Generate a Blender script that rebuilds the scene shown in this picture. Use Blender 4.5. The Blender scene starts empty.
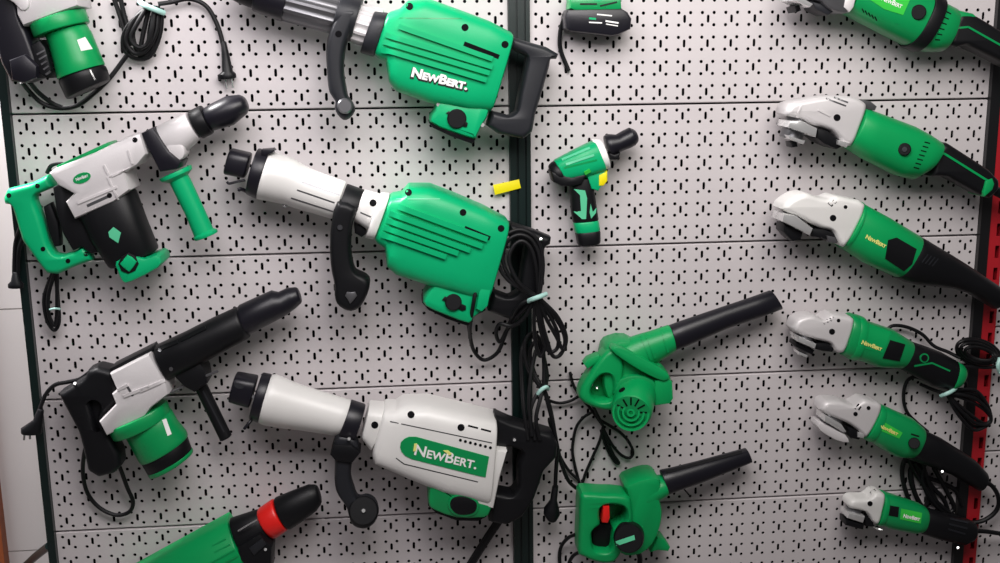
import bpy, math, random
from mathutils import Vector, Matrix
from mathutils.bvhtree import BVHTree
from mathutils.geometry import tessellate_polygon, delaunay_2d_cdt

random.seed(7)
scene = bpy.context.scene
col = scene.collection
ZB = 1.5                                   # height of the first slot row above the floor (m)

# ------------------------------------------------------------------ camera
FOC = 1075.0
M = Matrix(((0.9957016519524392, 0.08726418724640211, 0.03103517235989863),
            (-0.09177396253552597, 0.9747345376527382, 0.2036421393214838),
            (-0.012480388604190967, -0.2056150352749711, 0.9785533696069728)))
RIGHT, FWD, UP = M.col[0].copy(), M.col[1].copy(), M.col[2].copy()
CAM = Vector((0.7503182437, -2.2592378202, 0.1283471428 + ZB))
cd = bpy.data.cameras.new('camera'); cam = bpy.data.objects.new('camera', cd); col.objects.link(cam)
cd.sensor_fit = 'HORIZONTAL'; cd.sensor_width = 36.0; cd.lens = FOC * 36.0 / 1000.0; cd.clip_start = 0.05; cd.clip_end = 50
cam.matrix_world = Matrix(((RIGHT.x, UP.x, -FWD.x, CAM.x), (RIGHT.y, UP.y, -FWD.y, CAM.y), (RIGHT.z, UP.z, -FWD.z, CAM.z), (0, 0, 0, 1)))
scene.camera = cam

def ray(px, py):
    return (RIGHT * ((px - 500.0) / FOC) + FWD + UP * ((281.5 - py) / FOC)).normalized()

def at(px, py, d):
    """point d millimetres in front of the panel face"""
    r = ray(px, py)
    t = (-d / 1000.0 - CAM.y) / r.y
    return CAM + r * t

# ------------------------------------------------------------------ materials
def mat(name, rgb, rough=0.45, metal=0.0, bump=0.0, bscale=400.0, var=0.06, vscale=9.0, coat=0.0, spec=0.5):
    m = bpy.data.materials.new(name); m.use_nodes = True
    nt = m.node_tree; b = nt.nodes['Principled BSDF']
    b.inputs['Roughness'].default_value = rough; b.inputs['Metallic'].default_value = metal
    b.inputs['Specular IOR Level'].default_value = spec
    if coat: b.inputs['Coat Weight'].default_value = coat; b.inputs['Coat Roughness'].default_value = 0.12
    tc = nt.nodes.new('ShaderNodeTexCoord')
    n = nt.nodes.new('ShaderNodeTexNoise'); n.inputs['Scale'].default_value = vscale; n.inputs['Detail'].default_value = 4
    nt.links.new(tc.outputs['Object'], n.inputs['Vector'])
    mix = nt.nodes.new('ShaderNodeMix'); mix.data_type = 'RGBA'
    mix.inputs['A'].default_value = tuple(c * (1 - var) for c in rgb) + (1,)
    mix.inputs['B'].default_value = tuple(min(1, c * (1 + var)) for c in rgb) + (1,)
    nt.links.new(n.outputs['Fac'], mix.inputs['Factor'])
    nt.links.new(mix.outputs['Result'], b.inputs['Base Color'])
    if bump:
        n2 = nt.nodes.new('ShaderNodeTexNoise'); n2.inputs['Scale'].default_value = bscale; n2.inputs['Detail'].default_value = 2
        nt.links.new(tc.outputs['Object'], n2.inputs['Vector'])
        bp = nt.nodes.new('ShaderNodeBump'); bp.inputs['Strength'].default_value = bump; bp.inputs['Distance'].default_value = 0.001
        nt.links.new(n2.outputs['Fac'], bp.inputs['Height']); nt.links.new(bp.outputs['Normal'], b.inputs['Normal'])
    return m

GREEN = mat('green_plastic', (0.002, 0.39, 0.15), 0.36, bump=0.08, spec=0.3)
GREEN3 = mat('dim_leaf_green_plastic', (0.002, 0.31, 0.085), 0.36, bump=0.08, spec=0.35)  # greener copy of the base green; puts the lower tools' dim light into colour
GREEN2 = mat('shaded_deep_green_plastic', (0.002, 0.27, 0.075), 0.32, bump=0.05)  # deep green of badges; also holds the shading on grinders and handle openings
MINT = mat('mint_green_badge', (0.10, 0.55, 0.30), 0.4)
LIME = mat('lime_label', (0.04, 0.55, 0.06), 0.3)
BLACK = mat('black_plastic', (0.0045, 0.0047, 0.006), 0.46, bump=0.1, spec=0.28)
GREY = mat('charcoal_plastic', (0.015, 0.016, 0.020), 0.45, bump=0.1, spec=0.35)
NAVY = mat('blue_black_plastic', (0.008, 0.0075, 0.012), 0.36, spec=0.4)
RUBBER = mat('black_rubber_cord', (0.004, 0.004, 0.005), 0.5, spec=0.3)
DARK = mat('recess_shade', (0.004, 0.004, 0.005), 0.8, spec=0.08)  # near-black stands in for shade inside slots and holes; also used on screws
ALU = mat('cast_aluminium', (0.66, 0.635, 0.64), 0.42, metal=0.15, bump=0.15, bscale=250)
WHITE = mat('white_housing', (0.72, 0.71, 0.69), 0.36, bump=0.05)
SILVER = mat('silver_metal', (0.75, 0.75, 0.76), 0.25, metal=0.9)
CHROME = mat('bright_steel', (0.86, 0.86, 0.86), 0.2, metal=0.7)
STEEL = mat('dark_steel', (0.16, 0.16, 0.17), 0.35, metal=0.7)
RED = mat('red_plastic', (0.75, 0.015, 0.012), 0.35)
YELLOW = mat('yellow_card', (0.85, 0.72, 0.0), 0.5)
TIE = mat('translucent_teal_tie', (0.40, 0.66, 0.60), 0.3)
INK = mat('white_print', (0.86, 0.86, 0.84), 0.5)
INKB = mat('black_print', (0.01, 0.01, 0.01), 0.5)
INKY = mat('pale_yellow_print', (0.80, 0.78, 0.22), 0.5)
PANEL = mat('powder_coated_panel', (0.59, 0.55, 0.558), 0.5, bump=0.12, bscale=900, var=0.03, vscale=3)
POST = mat('dark_green_upright', (0.003, 0.011, 0.010), 0.35, bump=0.1)
POSTB = mat('black_upright', (0.006, 0.006, 0.007), 0.4, bump=0.1)
POSTR = mat('red_upright', (0.42, 0.012, 0.020), 0.4, bump=0.1)
TILE = mat('white_wall_tile', (0.80, 0.755, 0.74), 0.3, var=0.02, vscale=2)
GROUT = mat('grey_grout', (0.38, 0.33, 0.32), 0.8)
WOOD = mat('brown_wood', (0.30, 0.075, 0.02), 0.5, var=0.2, vscale=30)
FLOORM = mat('grey_floor', (0.12, 0.11, 0.11), 0.4)

# ------------------------------------------------------------------ mesh helpers
BV = {}
def make(name, V, F, m, root=None, par=None, label=None, sharp=35):
    """one mesh object from world-space vertices; root gives the local origin"""
    org = root.location if root is not None else Vector((0, 0, 0))
    me = bpy.data.meshes.new(name)
    me.from_pydata([tuple(v - org) for v in V], [], F)
    me.validate()
    import bmesh
    bm = bmesh.new(); bm.from_mesh(me)
    bmesh.ops.remove_doubles(bm, verts=bm.verts[:], dist=1e-6)
    bmesh.ops.recalc_face_normals(bm, faces=bm.faces[:])
    bm.to_mesh(me); bm.free()
    me.polygons.foreach_set('use_smooth', [True] * len(me.polygons))
    me.set_sharp_from_angle(angle=math.radians(sharp))
    me.materials.append(m)
    o = bpy.data.objects.new(name, me); col.objects.link(o)
    if par is not None: o.parent = par
    elif root is not None: o.parent = root
    if label: o['label'] = label
    BV[o] = ([tuple(v) for v in V], F)
    return o

def bvh(objs):
    vs, fs = [], []
    for o in objs:
        v, f = BV[o]; k = len(vs); vs += v; fs += [tuple(i + k for i in q) for q in f]
    return BVHTree.FromPolygons(vs, fs)

def skin(rings, cap0=True, cap1=True):
    V = [v for r in rings for v in r]; n = len(rings[0]); F = []
    for i in range(len(rings) - 1):
        for j in range(n):
            a, b = i * n + j, i * n + (j + 1) % n
            F.append((a, b, b + n, a + n))
    if cap0: F.append(tuple(range(n - 1, -1, -1)))
    if cap1: F.append(tuple(range((len(rings) - 1) * n, len(rings) * n)))
    return V, F

def catmull(P, sub, closed=False):
    n = len(P); out = []
    if n < 3 and not closed: return P
    rng = range(n) if closed else range(n - 1)
    for i in rng:
        if closed: p = [P[(i + k) % n] for k in (-1, 0, 1, 2)]
        else: p = [P[max(0, min(n - 1, i + k))] for k in (-1, 0, 1, 2)]
        for s in range(sub):
            t = s / sub
            out.append(0.5 * ((2 * p[1]) + (p[2] - p[0]) * t + (2 * p[0] - 5 * p[1] + 4 * p[2] - p[3]) * t * t + (3 * p[1] - p[0] - 3 * p[2] + p[3]) * t ** 3))
    if not closed: out.append(P[-1].copy())
    return out

def area2(p):
    return sum(p[i][0] * p[(i + 1) % len(p)][1] - p[(i + 1) % len(p)][0] * p[i][1] for i in range(len(p)))

def inset(p, b):
    """offset a CCW 2D polygon inwards by b"""
    n = len(p); out = []
    for i in range(n):
        a, c, e = p[i - 1], p[i], p[(i + 1) % n]
        d1 = (c - a).normalized(); d2 = (e - c).normalized()
        n1 = Vector((-d1.y, d1.x)); n2 = Vector((-d2.y, d2.x))
        h = n1 + n2
        if h.length < 1e-6: h = n1.copy()
        h.normalize(); k = max(0.45, h.dot(n1))
        out.append(c + h * (b / k))
    return out

def shrink(p, total, n=12):
    """inset by many small smoothed steps, safe for concave outlines; returns the list of step loops"""
    out = [p]; q = p
    for k in range(n):
        q = inset(q, total / n)
        for _ in range(1 + k // 4):
            m = len(q); q = [q[i] * 0.6 + (q[i - 1] + q[(i + 1) % m]) * 0.2 for i in range(m)]
        out.append(q)
    return out

def resample(p, step):
    out = []
    for i in range(len(p)):
        a, b = p[i], p[(i + 1) % len(p)]; k = max(1, int(round((b - a).length / step)))
        out += [a.lerp(b, t / k) for t in range(k)]
    return out

class Tool:
    def __init__(s, name, label, cat, px, py, group=None, d=0):
        s.root = bpy.data.objects.new(name, None); col.objects.link(s.root)
        s.root.empty_display_size = 0.05
        s.root.location = at(px, py, d)
        s.root['label'] = label; s.root['category'] = cat
        if group: s.root['group'] = group

    def loft(s, name, secs, m, par=None, N=36, bev=4.0, n=2.0, ribs=None, prof=None, label=None, cap=(1, 1), sm=0):
        """secs: (xa, ya, xb, yb, depth of centre, half depth[, exponent]) ; silhouette edge to silhouette edge"""
        S = []
        for q in secs:
            A, B = at(q[0], q[1], q[4]), at(q[2], q[3], q[4])
            S.append([(A + B) / 2, (B - A) / 2, Vector((0, -q[5] / 1000.0, 0)), q[6] if len(q) > 6 else n])
        if sm:
            C = catmull([q[0] for q in S], sm); U = catmull([q[1] for q in S], sm); D = catmull([q[2] for q in S], sm)
            E = catmull([Vector((q[3], 0, 0)) for q in S], sm)
            S = [[c, u, d, e.x] for c, u, d, e in zip(C, U, D, E)]
        def ring(q, k=1.0):
            r = []
            if prof:
                for u, v in prof: r.append(q[0] + q[1] * u * k + q[2] * v * k)
                return r
            for i in range(N):
                t = 2 * math.pi * i / N
                c, sn = math.cos(t), math.sin(t); e = 2.0 / q[3]
                g = 1.0 + (ribs(i, N) if ribs else 0.0)
                r.append(q[0] + (q[1] * math.copysign(abs(c) ** e, c) + q[2] * math.copysign(abs(sn) ** e, sn)) * k * g)
            return r
        def lerp(a, b, t): return [a[0].lerp(b[0], t), a[1].lerp(b[1], t), a[2].lerp(b[2], t), a[3] * (1 - t) + b[3] * t]
        rings = []; L = len(S)
        for e in (0, L - 1):
            pass
        def endrings(a, b):
            ln = (b[0] - a[0]).length; w = min(a[1].length, a[2].length)
            bb = min(bev / 1000.0, ln * 0.45, w * 0.6)
            return [ring(a, 1 - bb / w), ring(lerp(a, b, 0.3 * bb / ln), 1 - 0.3 * bb / w), ring(lerp(a, b, bb / ln))] if bb > 1e-5 else [ring(a)]
        rings += endrings(S[0], S[1])
        for q in S[1:-1]: rings.append(ring(q))
        rings += endrings(S[-1], S[-2])[::-1]
        V, F = skin(rings)
        return make(name, V, F, m, s.root, par, label)

    def prism(s, name, pts, d0, d1, m, par=None, b=3.0, holes=(), sm=0, label=None, back=True, soft=0, front=False):
        """outline traced at mid depth, straight walls from d0 to d1, rounded front and back rims; soft = deep pillow rounding (mm)"""
        yb, yf = -d0 / 1000.0, -d1 / 1000.0; b = b / 1000.0
        loops = []
        for k, lp in enumerate([pts] + list(holes)):
            w = [at(x, y, d1 if (front or d1 - d0 < 15) else (d0 + d1) / 2) for x, y in lp]; w = [Vector((v.x, v.z)) for v in w]
            if sm: w = catmull(w, sm, True)
            w = [w[i] for i in range(len(w)) if (w[i] - w[i - 1]).length > 1e-5]
            a = area2(w)
            if (a < 0) == (k == 0): w.reverse()
            if soft: w = resample(w, 0.004)
            loops.append(w)
        steps = [(0.0, b), (b * 0.3, b * 0.3), (b, 0.0)] if b > 0 else [(0.0, 0.0)]
        V, F = [], []
        fr, bk = [], []
        for w in loops:
            prof = [(st[0], yf + st[1]) for st in reversed(steps)]      # from front inset to side
            prof = [(ins, yf + dy) for ins, dy in [(b, 0.0), (b * 0.3, b * 0.3), (0.0, b)]] if b > 0 else [(0.0, yf)]
            prof += [(0.0, yb - b), (b * 0.3, yb - b * 0.3), (b, yb)] if (b > 0 and back) else [(0.0, yb)]
            if soft:
                h = min(soft * 1.6 / 1000.0, (yb - yf) * 0.48); q = [(k * math.pi / 10) for k in range(6)]
                prof = [(soft / 1000.0 * (1 - math.sin(a)), yf + h * (1 - math.cos(a))) for a in q]
                prof += [(soft / 1000.0 * (1 - math.sin(a)), yb - h * (1 - math.cos(a))) for a in q[::-1]]
            k0 = len(V); n = len(w)
            st_ = shrink(w, soft / 1000.0) if soft else None
            for ins, y in prof:
                if soft:
                    f = min(11.999, max(0.0, ins / (soft / 1000.0) * 12)); i0 = int(f)
                    q = [u.lerp(v, f - i0) for u, v in zip(st_[i0], st_[i0 + 1])]
                else: q = inset(w, ins) if ins else w
                V += [Vector((v.x, y, v.y)) for v in q]
            for i in range(len(prof) - 1):
                for j in range(n):
                    a, c = k0 + i * n + j, k0 + i * n + (j + 1) % n
                    F.append((a, c, c + n, a + n))
            fr.append(list(range(k0, k0 + n))); bk.append(list(range(k0 + (len(prof) - 1) * n, k0 + len(prof) * n)))
        for grp in (fr, bk):
            if len(grp) == 1 and not soft: F.append(tuple(grp[0]))
            else:
                idx = [i for g in grp for i in g]
                for t in tessellate_polygon([[Vector((V[i].x, V[i].z, 0)) for i in g] for g in grp]):
                    F.append(tuple(idx[i] for i in t))
        return make(name, V, F, m, s.root, par, label)

    def lathe(s, name, A, B, prof, m, par=None, N=40, label=None, ribs=None):
        """profile (t along A..B, radius mm) revolved about the line A-B given as (px, py, depth)"""
        a, c = at(*A), at(*B); ax = (c - a); d = ax.normalized()
        u = d.orthogonal().normalized(); v = d.cross(u)
        rings = []
        for t, r in prof:
            o = a + ax * t
            rings.append([o + (u * math.cos(2 * math.pi * i / N) + v * math.sin(2 * math.pi * i / N)) * (r / 1000.0) * (1 + (ribs(i, N) if ribs else 0)) for i in range(N)])
        V, F = skin(rings)
        return make(name, V, F, m, s.root, par, label)

    def tube(s, name, pts, r, m, par=None, sub=8, N=10, closed=False, label=None, many=None):
        """pts (px, py, depth); many = list of such lists in one mesh"""
        V, F = [], []
        for pl in (many or [pts]):
            P = catmull([at(*p) for p in pl], sub, closed)
            n = len(P); rings = []; u = None
            for i in range(n):
                d = (P[(i + 1) % n] - P[i - 1]) if (closed or 0 < i < n - 1) else (P[min(i + 1, n - 1)] - P[max(i - 1, 0)])
                d.normalize()
                if u is None: u = d.orthogonal().normalized()
                u = (u - d * u.dot(d)).normalized(); v = d.cross(u)
                rings.append([P[i] + (u * math.cos(2 * math.pi * j / N) + v * math.sin(2 * math.pi * j / N)) * (r / 1000.0) for j in range(N)])
            if closed:
                v2, f2 = skin(rings, False, False)
                for j in range(N):
                    a, b = (n - 1) * N + j, (n - 1) * N + (j + 1) % N
                    f2.append((a, b, (j + 1) % N, j))
            else: v2, f2 = skin(rings)
            k = len(V); V += v2; F += [tuple(i + k for i in q) for q in f2]
        return make(name, V, F, m, s.root, par, label)

    def decal(s, name, polys, targets, m, par=None, off=0.8, skirt=2.5, res=4.0, label=None):
        """raised patches whose outline is projected along the view onto the body and follows its surface"""
        tree = bvh(targets); V, F = [], []
        for pl in polys:
            pl = [Vector(p) for p in pl]
            if area2(pl) < 0: pl.reverse()
            out = []
            for i, p in enumerate(pl):
                q = pl[(i + 1) % len(pl)]; k = max(1, int((q - p).length / res))
                for t in range(k): out.append(p.lerp(q, t / k))
            n = len(out)
            xs = [p.x for p in out]; ys = [p.y for p in out]
            pts = list(out)
            x = min(xs) + res / 2
            while x < max(xs):
                y = min(ys) + res / 2
                while y < max(ys):
                    if inside(out, x, y, res * 0.4): pts.append(Vector((x, y)))
                    y += res
                x += res
            r = delaunay_2d_cdt(pts, [(i, (i + 1) % n) for i in range(n)], [], 1, 1e-4)
            vv, ff, orig = r[0], r[2], r[3]
            k0 = len(V); top = []; ok = True
            for p in vv:
                h = hit(tree, p.x, p.y)
                if h is None: ok = False; break
                top.append(h)
            if not ok: continue
            V += [h[0] + h[1] * (off / 1000.0) for h in top]
            F += [tuple(k0 + i for i in q) for q in ff]
            cnt = {}
            for q in ff:
                for i in range(len(q)):
                    a, b = q[i], q[(i + 1) % len(q)]
                    if (b, a) in cnt: del cnt[(b, a)]
                    else: cnt[(a, b)] = 1
            bot = {}
            for a, b in cnt:
                for i in (a, b):
                    if i not in bot: bot[i] = len(V); V.append(top[i][0] - top[i][1] * (skirt / 1000.0))
                F.append((k0 + b, k0 + a, bot[a], bot[b]))
        if not F: print('NO DECAL', name, s.root.name); return None
        return make(name, V, F, m, s.root, par, label, sharp=50)

    def strokes(s, name, lines, w, targets, m, par=None, off=0.8, res=4.0, label=None):
        """straight raised strips of width w px"""
        polys = []
        if len(lines) == 2:
            return [s.strokes(name, [l], w, targets, m, par, off, res, label) for l in lines][-1]
        for x0, y0, x1, y1 in lines:
            d = Vector((x1 - x0, y1 - y0)).normalized(); n = Vector((-d.y, d.x)) * (w / 2)
            a, b = Vector((x0, y0)), Vector((x1, y1))
            polys.append([a - n, b - n, b + n, a + n])
        return s.decal(name, polys, targets, m, par, off, 2.5, res, label)

    def dots(s, name, cs, r, targets, m, par=None, off=0.6, label=None, ry=None, rot=0):
        polys = []
        for x, y in cs:
            c, sn = math.cos(rot), math.sin(rot)
            polys.append([Vector((x + r * math.cos(t) * c - (ry or r) * math.sin(t) * sn, y + r * math.cos(t) * sn + (ry or r) * math.sin(t) * c)) for t in [k * 2 * math.pi / 16 for k in range(16)]])
        if name != 'vent_hole':
            return [s.decal(name, [p], targets, m, par, off, 2.5, 6.0, label) for p in polys][-1]
        return s.decal(name, polys, targets, m, par, off, 2.5, 6.0, label)

    def text(s, name, txt, x0, y0, x1, y1, cap, targets, m, par=None, off=1.0, bold=0.02, small=False, label=None, grow=0.0):
        """lettering: baseline from (x0,y0) to (x1,y1) px, capital height in px, projected onto the body"""
        cu = bpy.data.curves.new('lettering', 'FONT'); cu.body = txt; cu.offset = bold; cu.resolution_u = 3
        if small:
            cu.small_caps_scale = 0.74
            for i, ch in enumerate(txt):
                cu.body_format[i].use_small_caps = ch.islower()
        ob = bpy.data.objects.new('lettering', cu); col.objects.link(ob)
        dg = bpy.context.evaluated_depsgraph_get(); dg.update()
        me = ob.evaluated_get(dg).to_mesh()
        vs = [v.co.copy() for v in me.vertices]; fs = [tuple(p.vertices) for p in me.polygons]
        ob.evaluated_get(dg).to_mesh_clear(); bpy.data.objects.remove(ob); bpy.data.curves.remove(cu)
        if not vs: return None
        xa = min(v.x for v in vs); xb = max(v.x for v in vs); yh = max(v.y for v in vs); yl = min(v.y for v in vs)
        b0, b1 = Vector((x0, y0)), Vector((x1, y1)); d = b1 - b0; nrm = Vector((d.y, -d.x)).normalized()
        tree = bvh(targets); V = []
        for v in vs:
            p = b0 + d * ((v.x - xa) / (xb - xa)) + nrm * (cap * max(v.y - 0, yl) / yh)
            h = hit(tree, p.x, p.y)
            if h is None: print('TEXT MISS', txt); return None
            V.append(h[0] + h[1] * (off / 1000.0))
        return make(name, V, fs, m, s.root, par, label, sharp=60)

def hit(tree, px, py):
    loc, nr, i, dist = tree.ray_cast(CAM, ray(px, py), 10)
    if loc is None: return None
    if nr.y > 0: nr = -nr
    return loc, nr

def inside(poly, x, y, margin):
    c = False; n = len(poly); p = Vector((x, y))
    for i in range(n):
        a, b = poly[i], poly[(i + 1) % n]
        if (a.y > y) != (b.y > y) and x < (b.x - a.x) * (y - a.y) / (b.y - a.y) + a.x: c = not c
        ab = b - a; t = max(0, min(1, (p - a).dot(ab) / max(1e-9, ab.length_squared)))
        if (a + ab * t - p).length < margin: return False
    return c

def tag(o, label, cat, group=None, kind=None):
    o['label'] = label; o['category'] = cat
    if group: o['group'] = group
    if kind: o['kind'] = kind
    return o

def boxes(name, L, m, root=None, par=None, label=None):
    V, F = [], []
    for x0, x1, y0, y1, z0, z1 in L:
        k = len(V)
        V += [Vector((x, y, z)) for z in (z0, z1) for y in (y0, y1) for x in (x0, x1)]
        F += [tuple(k + i for i in q) for q in ((0, 2, 3, 1), (4, 5, 7, 6), (0, 1, 5, 4), (2, 6, 7, 3), (0, 4, 6, 2), (1, 3, 7, 5))]
    return make(name, V, F, m, root, par, label)

# ------------------------------------------------------------------ the setting
def structure(o, label=None):
    o['kind'] = 'structure'
    if label: o['label'] = label
    return o

U = 0.05
RX = 1.0 + 0.0459
# tiled wall behind the racks
TW, WY = 0.60, 0.25
t0 = at(20, 551, -WY * 1000).z
tl = []
for i in range(-3, 6):
    for k in range(-2, 5):
        x0, z0 = -0.95 + i * TW + 0.4, t0 + k * TW
        tl.append((x0 + 0.0015, x0 + TW - 0.0015, WY, WY + 0.008, max(0.0, z0 + 0.0015), z0 + TW - 0.0015))
structure(boxes('wall_back', [(-2.6, 3.2, WY + 0.003, WY + 0.1, 0, 3.2)], GROUT))
structure(boxes('trim_1', tl, TILE), 'white wall tiles seen past the left end of the rack')
structure(boxes('trim_2', [(-0.0255, RX + 0.976, 0.002, 0.02, 0.0, ZB - 1.17), (RX + 1.031, RX + 1.33, 0.002, 0.02, 0.0, ZB - 1.08)], POST), 'plinth board under the panels')
structure(boxes('floor', [(-2.6, 3.2, -2.8, WY + 0.1, -0.05, 0.0)], FLOORM))
xr = at(8, 563, -WY * 1000 + 10).x
structure(boxes('door_1', [(xr - 0.12, xr, WY - 0.03, WY + 0.01, 0.0, 2.1)], WOOD), 'brown wooden door frame edge at the far lower left')

# perforated panels: one mesh of 20 x 6 punched cells, folded flanges
def panel_mesh(nx, nz):
    p = U / 2; hw = U / 2
    cell = [Vector((-hw, -hw)), Vector((hw, -hw)), Vector((hw, hw)), Vector((-hw, hw))]
    holes = []
    for sx in (-1, 1):
        for sz in (-1, 1):
            holes.append([Vector((sx * p / 2 + 0.0036 * math.cos(2 * math.pi * (k + .5) / 10), sz * p / 2 + 0.0036 * math.sin(2 * math.pi * (k + .5) / 10))) for k in range(10)])
    w, h = 0.0029, 0.0083
    sl = []
    for sg, base in ((1, 0), (-1, math.pi)):
        for k in range(5):
            a = base + math.pi * k / 4
            sl.append(Vector((w * math.cos(a), sg * (h - w) + w * math.sin(a))))
    holes.append(sl)
    pts = list(cell); ed = [(i, (i + 1) % 4) for i in range(4)]
    for hl in holes:
        k = len(pts); pts += hl; ed += [(k + i, k + (i + 1) % len(hl)) for i in range(len(hl))]
    r = delaunay_2d_cdt(pts, ed, [], 0, 1e-6)
    vv = [Vector(v) for v in r[0]]; tri = []
    for f in r[2]:
        c = sum((vv[i] for i in f), Vector((0, 0))) / len(f)
        if not any(inside(hl, c.x, c.y, 0) for hl in holes): tri.append(tuple(f))
    cnt = {}
    for q in tri:
        for i in range(len(q)):
            a, b = q[i], q[(i + 1) % len(q)]
            if (b, a) in cnt: del cnt[(b, a)]
            else: cnt[(a, b)] = 1
    rim = [(a, b) for a, b in cnt if not (abs(abs(vv[a].x) - hw) < 1e-6 and abs(abs(vv[b].x) - hw) < 1e-6) and not (abs(abs(vv[a].y) - hw) < 1e-6 and abs(abs(vv[b].y) - hw) < 1e-6)]
    V, F = [], []
    g = 0.0019
    for i in range(nx):
        for k in range(nz):
            k0 = len(V); ox, oz = (i + .5) * U, -(k + .5) * U
            for v in vv:
                z = v.y + oz
                z = max(-nz * U + g + 0.0018, min(-g - 0.0018, z))
                V.append((v.x + ox, 0.0, z))
            F += [tuple(k0 + j for j in q) for q in tri]
            bot = {}
            for a, b in rim:
                for j in (a, b):
                    if j not in bot: bot[j] = len(V); V.append((vv[j].x + ox, 0.0015, vv[j].y + oz))
                F.append((k0 + b, k0 + a, bot[a], bot[b]))
    # folded edges
    X = nx * U; z1, z0 = -g, -nz * U + g
    for za, zb_ in ((z1 - 0.0018, z1), (z0 + 0.0018, z0)):
        k0 = len(V); V += [(0, 0, za), (X, 0, za), (X, 0.0022, zb_), (0, 0.0022, zb_)]
        F.append((k0, k0 + 1, k0 + 2, k0 + 3) if za < zb_ else (k0 + 3, k0 + 2, k0 + 1, k0))
    for a, b in (((0, z1), (X, z1)), ((X, z0), (0, z0)), ((X, z1), (X, z0)), ((0, z0), (0, z1))):
        k0 = len(V)
        V += [(a[0], 0.0022, a[1]), (b[0], 0.0022, b[1]), (b[0], 0.018, b[1]), (a[0], 0.018, a[1])]
        F.append((k0, k0 + 1, k0 + 2, k0 + 3))
    me = bpy.data.meshes.new('perforated_panel'); me.from_pydata(V, [], F)
    me.materials.append(PANEL)
    return me
PM = panel_mesh(20, 6)
RX = 1.0 + 0.0459                                  # start of the right bay's first column
rows = ['top row', 'second row', 'third row', 'fourth row', 'bottom row']
for side, x0, dz, txt in (('left', -0.025, 0.0, 'left of the middle post'), ('right', RX - 0.025, -0.0016, 'right of the middle post')):
    for k in range(5):
        o = bpy.data.objects.new('perforated_panel', PM); col.objects.link(o)
        o.location = (x0, 0, ZB + 0.025 + 0.3 - 0.3 * k + dz)
        tag(o, 'pale grey perforated metal panel, %s %s' % (rows[k], txt), 'panel', 'perforated panels of the display wall')
    bk = boxes('hole_shade_sheet', [(x0, x0 + 1.0, 0.0186, 0.022, ZB - 1.2, ZB + 0.33)], DARK)  # added sheet, makes the void behind the holes dark
    tag(bk, 'added dark sheet shading the holes of the %s' % ('bay left of the middle post' if side == 'left' else 'bay right of the middle post'), 'shade_backing')

def post(name, label, x0, x1, m, y0=-0.012, y1=0.045, channel=True):
    root = bpy.data.objects.new(name, None); col.objects.link(root); root.location = ((x0 + x1) / 2, 0, 0)
    tag(root, label, 'post')
    w = x1 - x0; z0, z1 = 0.0, ZB + 0.40
    if channel:
        a, b, c = x0 + w * .30, x0 + w * .42, x0 + w * .72
        boxes('column', [(x0, a, y0, y1, z0, z1), (a, b, y0 + .008, y1, z0, z1), (b, c, y0 + .002, y1, z0, z1), (c, c + w * .08, y0 + .008, y1, z0, z1), (c + w * .08, x1, y0, y1, z0, z1)], m, root)
    else:
        boxes('column', [(x0, x1, y0, y1, z0, z1)], m, root)
    return root
post('rack_upright', 'dark green grooved upright post between the two bays of panels', 0.976, RX - 0.026, POST)
pl = post('rack_upright', 'thin dark green upright post along the left end of the panels', -0.042, -0.0255, POST, channel=False)
# brace at the back of the left post
T = Tool.__new__(Tool); T.root = pl
T.tube('brace', [(49, 546, -20), (36, 556, -110), (20, 571, -220)], 9, POST, sub=3)
post('rack_upright', 'black upright post at the right end of the panels, beside the red post', RX + 0.9755, RX + 0.998, POSTB, channel=False)
# red slotted upright and the next bay
xr0, xr1 = RX + 0.999, RX + 1.031
V = []; F = []
rt = bpy.data.objects.new('slotted_upright', None); col.objects.link(rt); rt.location = (xr0, 0, 0)
tag(rt, 'red slotted upright post at the right edge beside the black post', 'post')
L = []
z = 0.0
xs0, xs1 = xr0 + 0.016, xr1 - 0.006
L.append((xr0, xs0, -0.010, -0.007, 0, ZB + .4)); L.append((xs1, xr1, -0.010, -0.007, 0, ZB + .4))
while z < ZB + 0.39:
    L.append((xs0, xs1, -0.010, -0.007, z, z + 0.022)); z += 0.05
boxes('column', L + [(xr0, xr0 + .003, -0.007, 0.04, 0, ZB + .4), (xr1 - .003, xr1, -0.007, 0.04, 0, ZB + .4)], POSTR, rt)
boxes('inner_channel', [(xr0 + .004, xr1 - .004, 0.02, 0.025, 0, ZB + .4)], DARK, rt)
PM2 = panel_mesh(6, 6)
for k in range(5):
    o = bpy.data.objects.new('perforated_panel', PM2); col.objects.link(o)
    o.location = (xr1, 0, ZB + 0.025 + 0.3 - 0.3 * k + 0.085)
    tag(o, 'perforated panel right of the red post, %s' % rows[k], 'panel', 'perforated panels beyond the red post')
tag(boxes('hole_shade_sheet', [(xr1 - 0.004, xr1 + 0.3, 0.0186, 0.022, ZB - 1.2, ZB + 0.4)], DARK), 'added dark sheet shading the holes right of the red post', 'shade_backing')  # added sheet, darkens the void behind these holes too

# yellow price flag clipped to the middle post
t = Tool('price_flag', 'small blank yellow card stuck on the middle post above the second breaker', 'tag', 507, 187)
t.prism('card', [(493, 185), (519, 179.5), (521, 188), (495, 195)], 13, 15, YELLOW, b=0.3)
# ------------------------------------------------------------------ breaker hammers in the middle of the left bay
G_BRK = 'large breaker hammers hung on the left bay'
def ribbed(k, amp):
    return lambda i, N: (amp if (i * k // N * 2 + (i * k * 2 // N) % 2) % 2 == 0 else -amp)
def fins(i, N): return 0.035 if i % 4 < 2 else -0.05

def d_handle(T, name, pts, m, d0=48, d1=98, label=None, holes=(), b=7):
    return T.prism(name, pts, d0, d1, m, b=b, label=label, holes=holes, sm=2)

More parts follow.
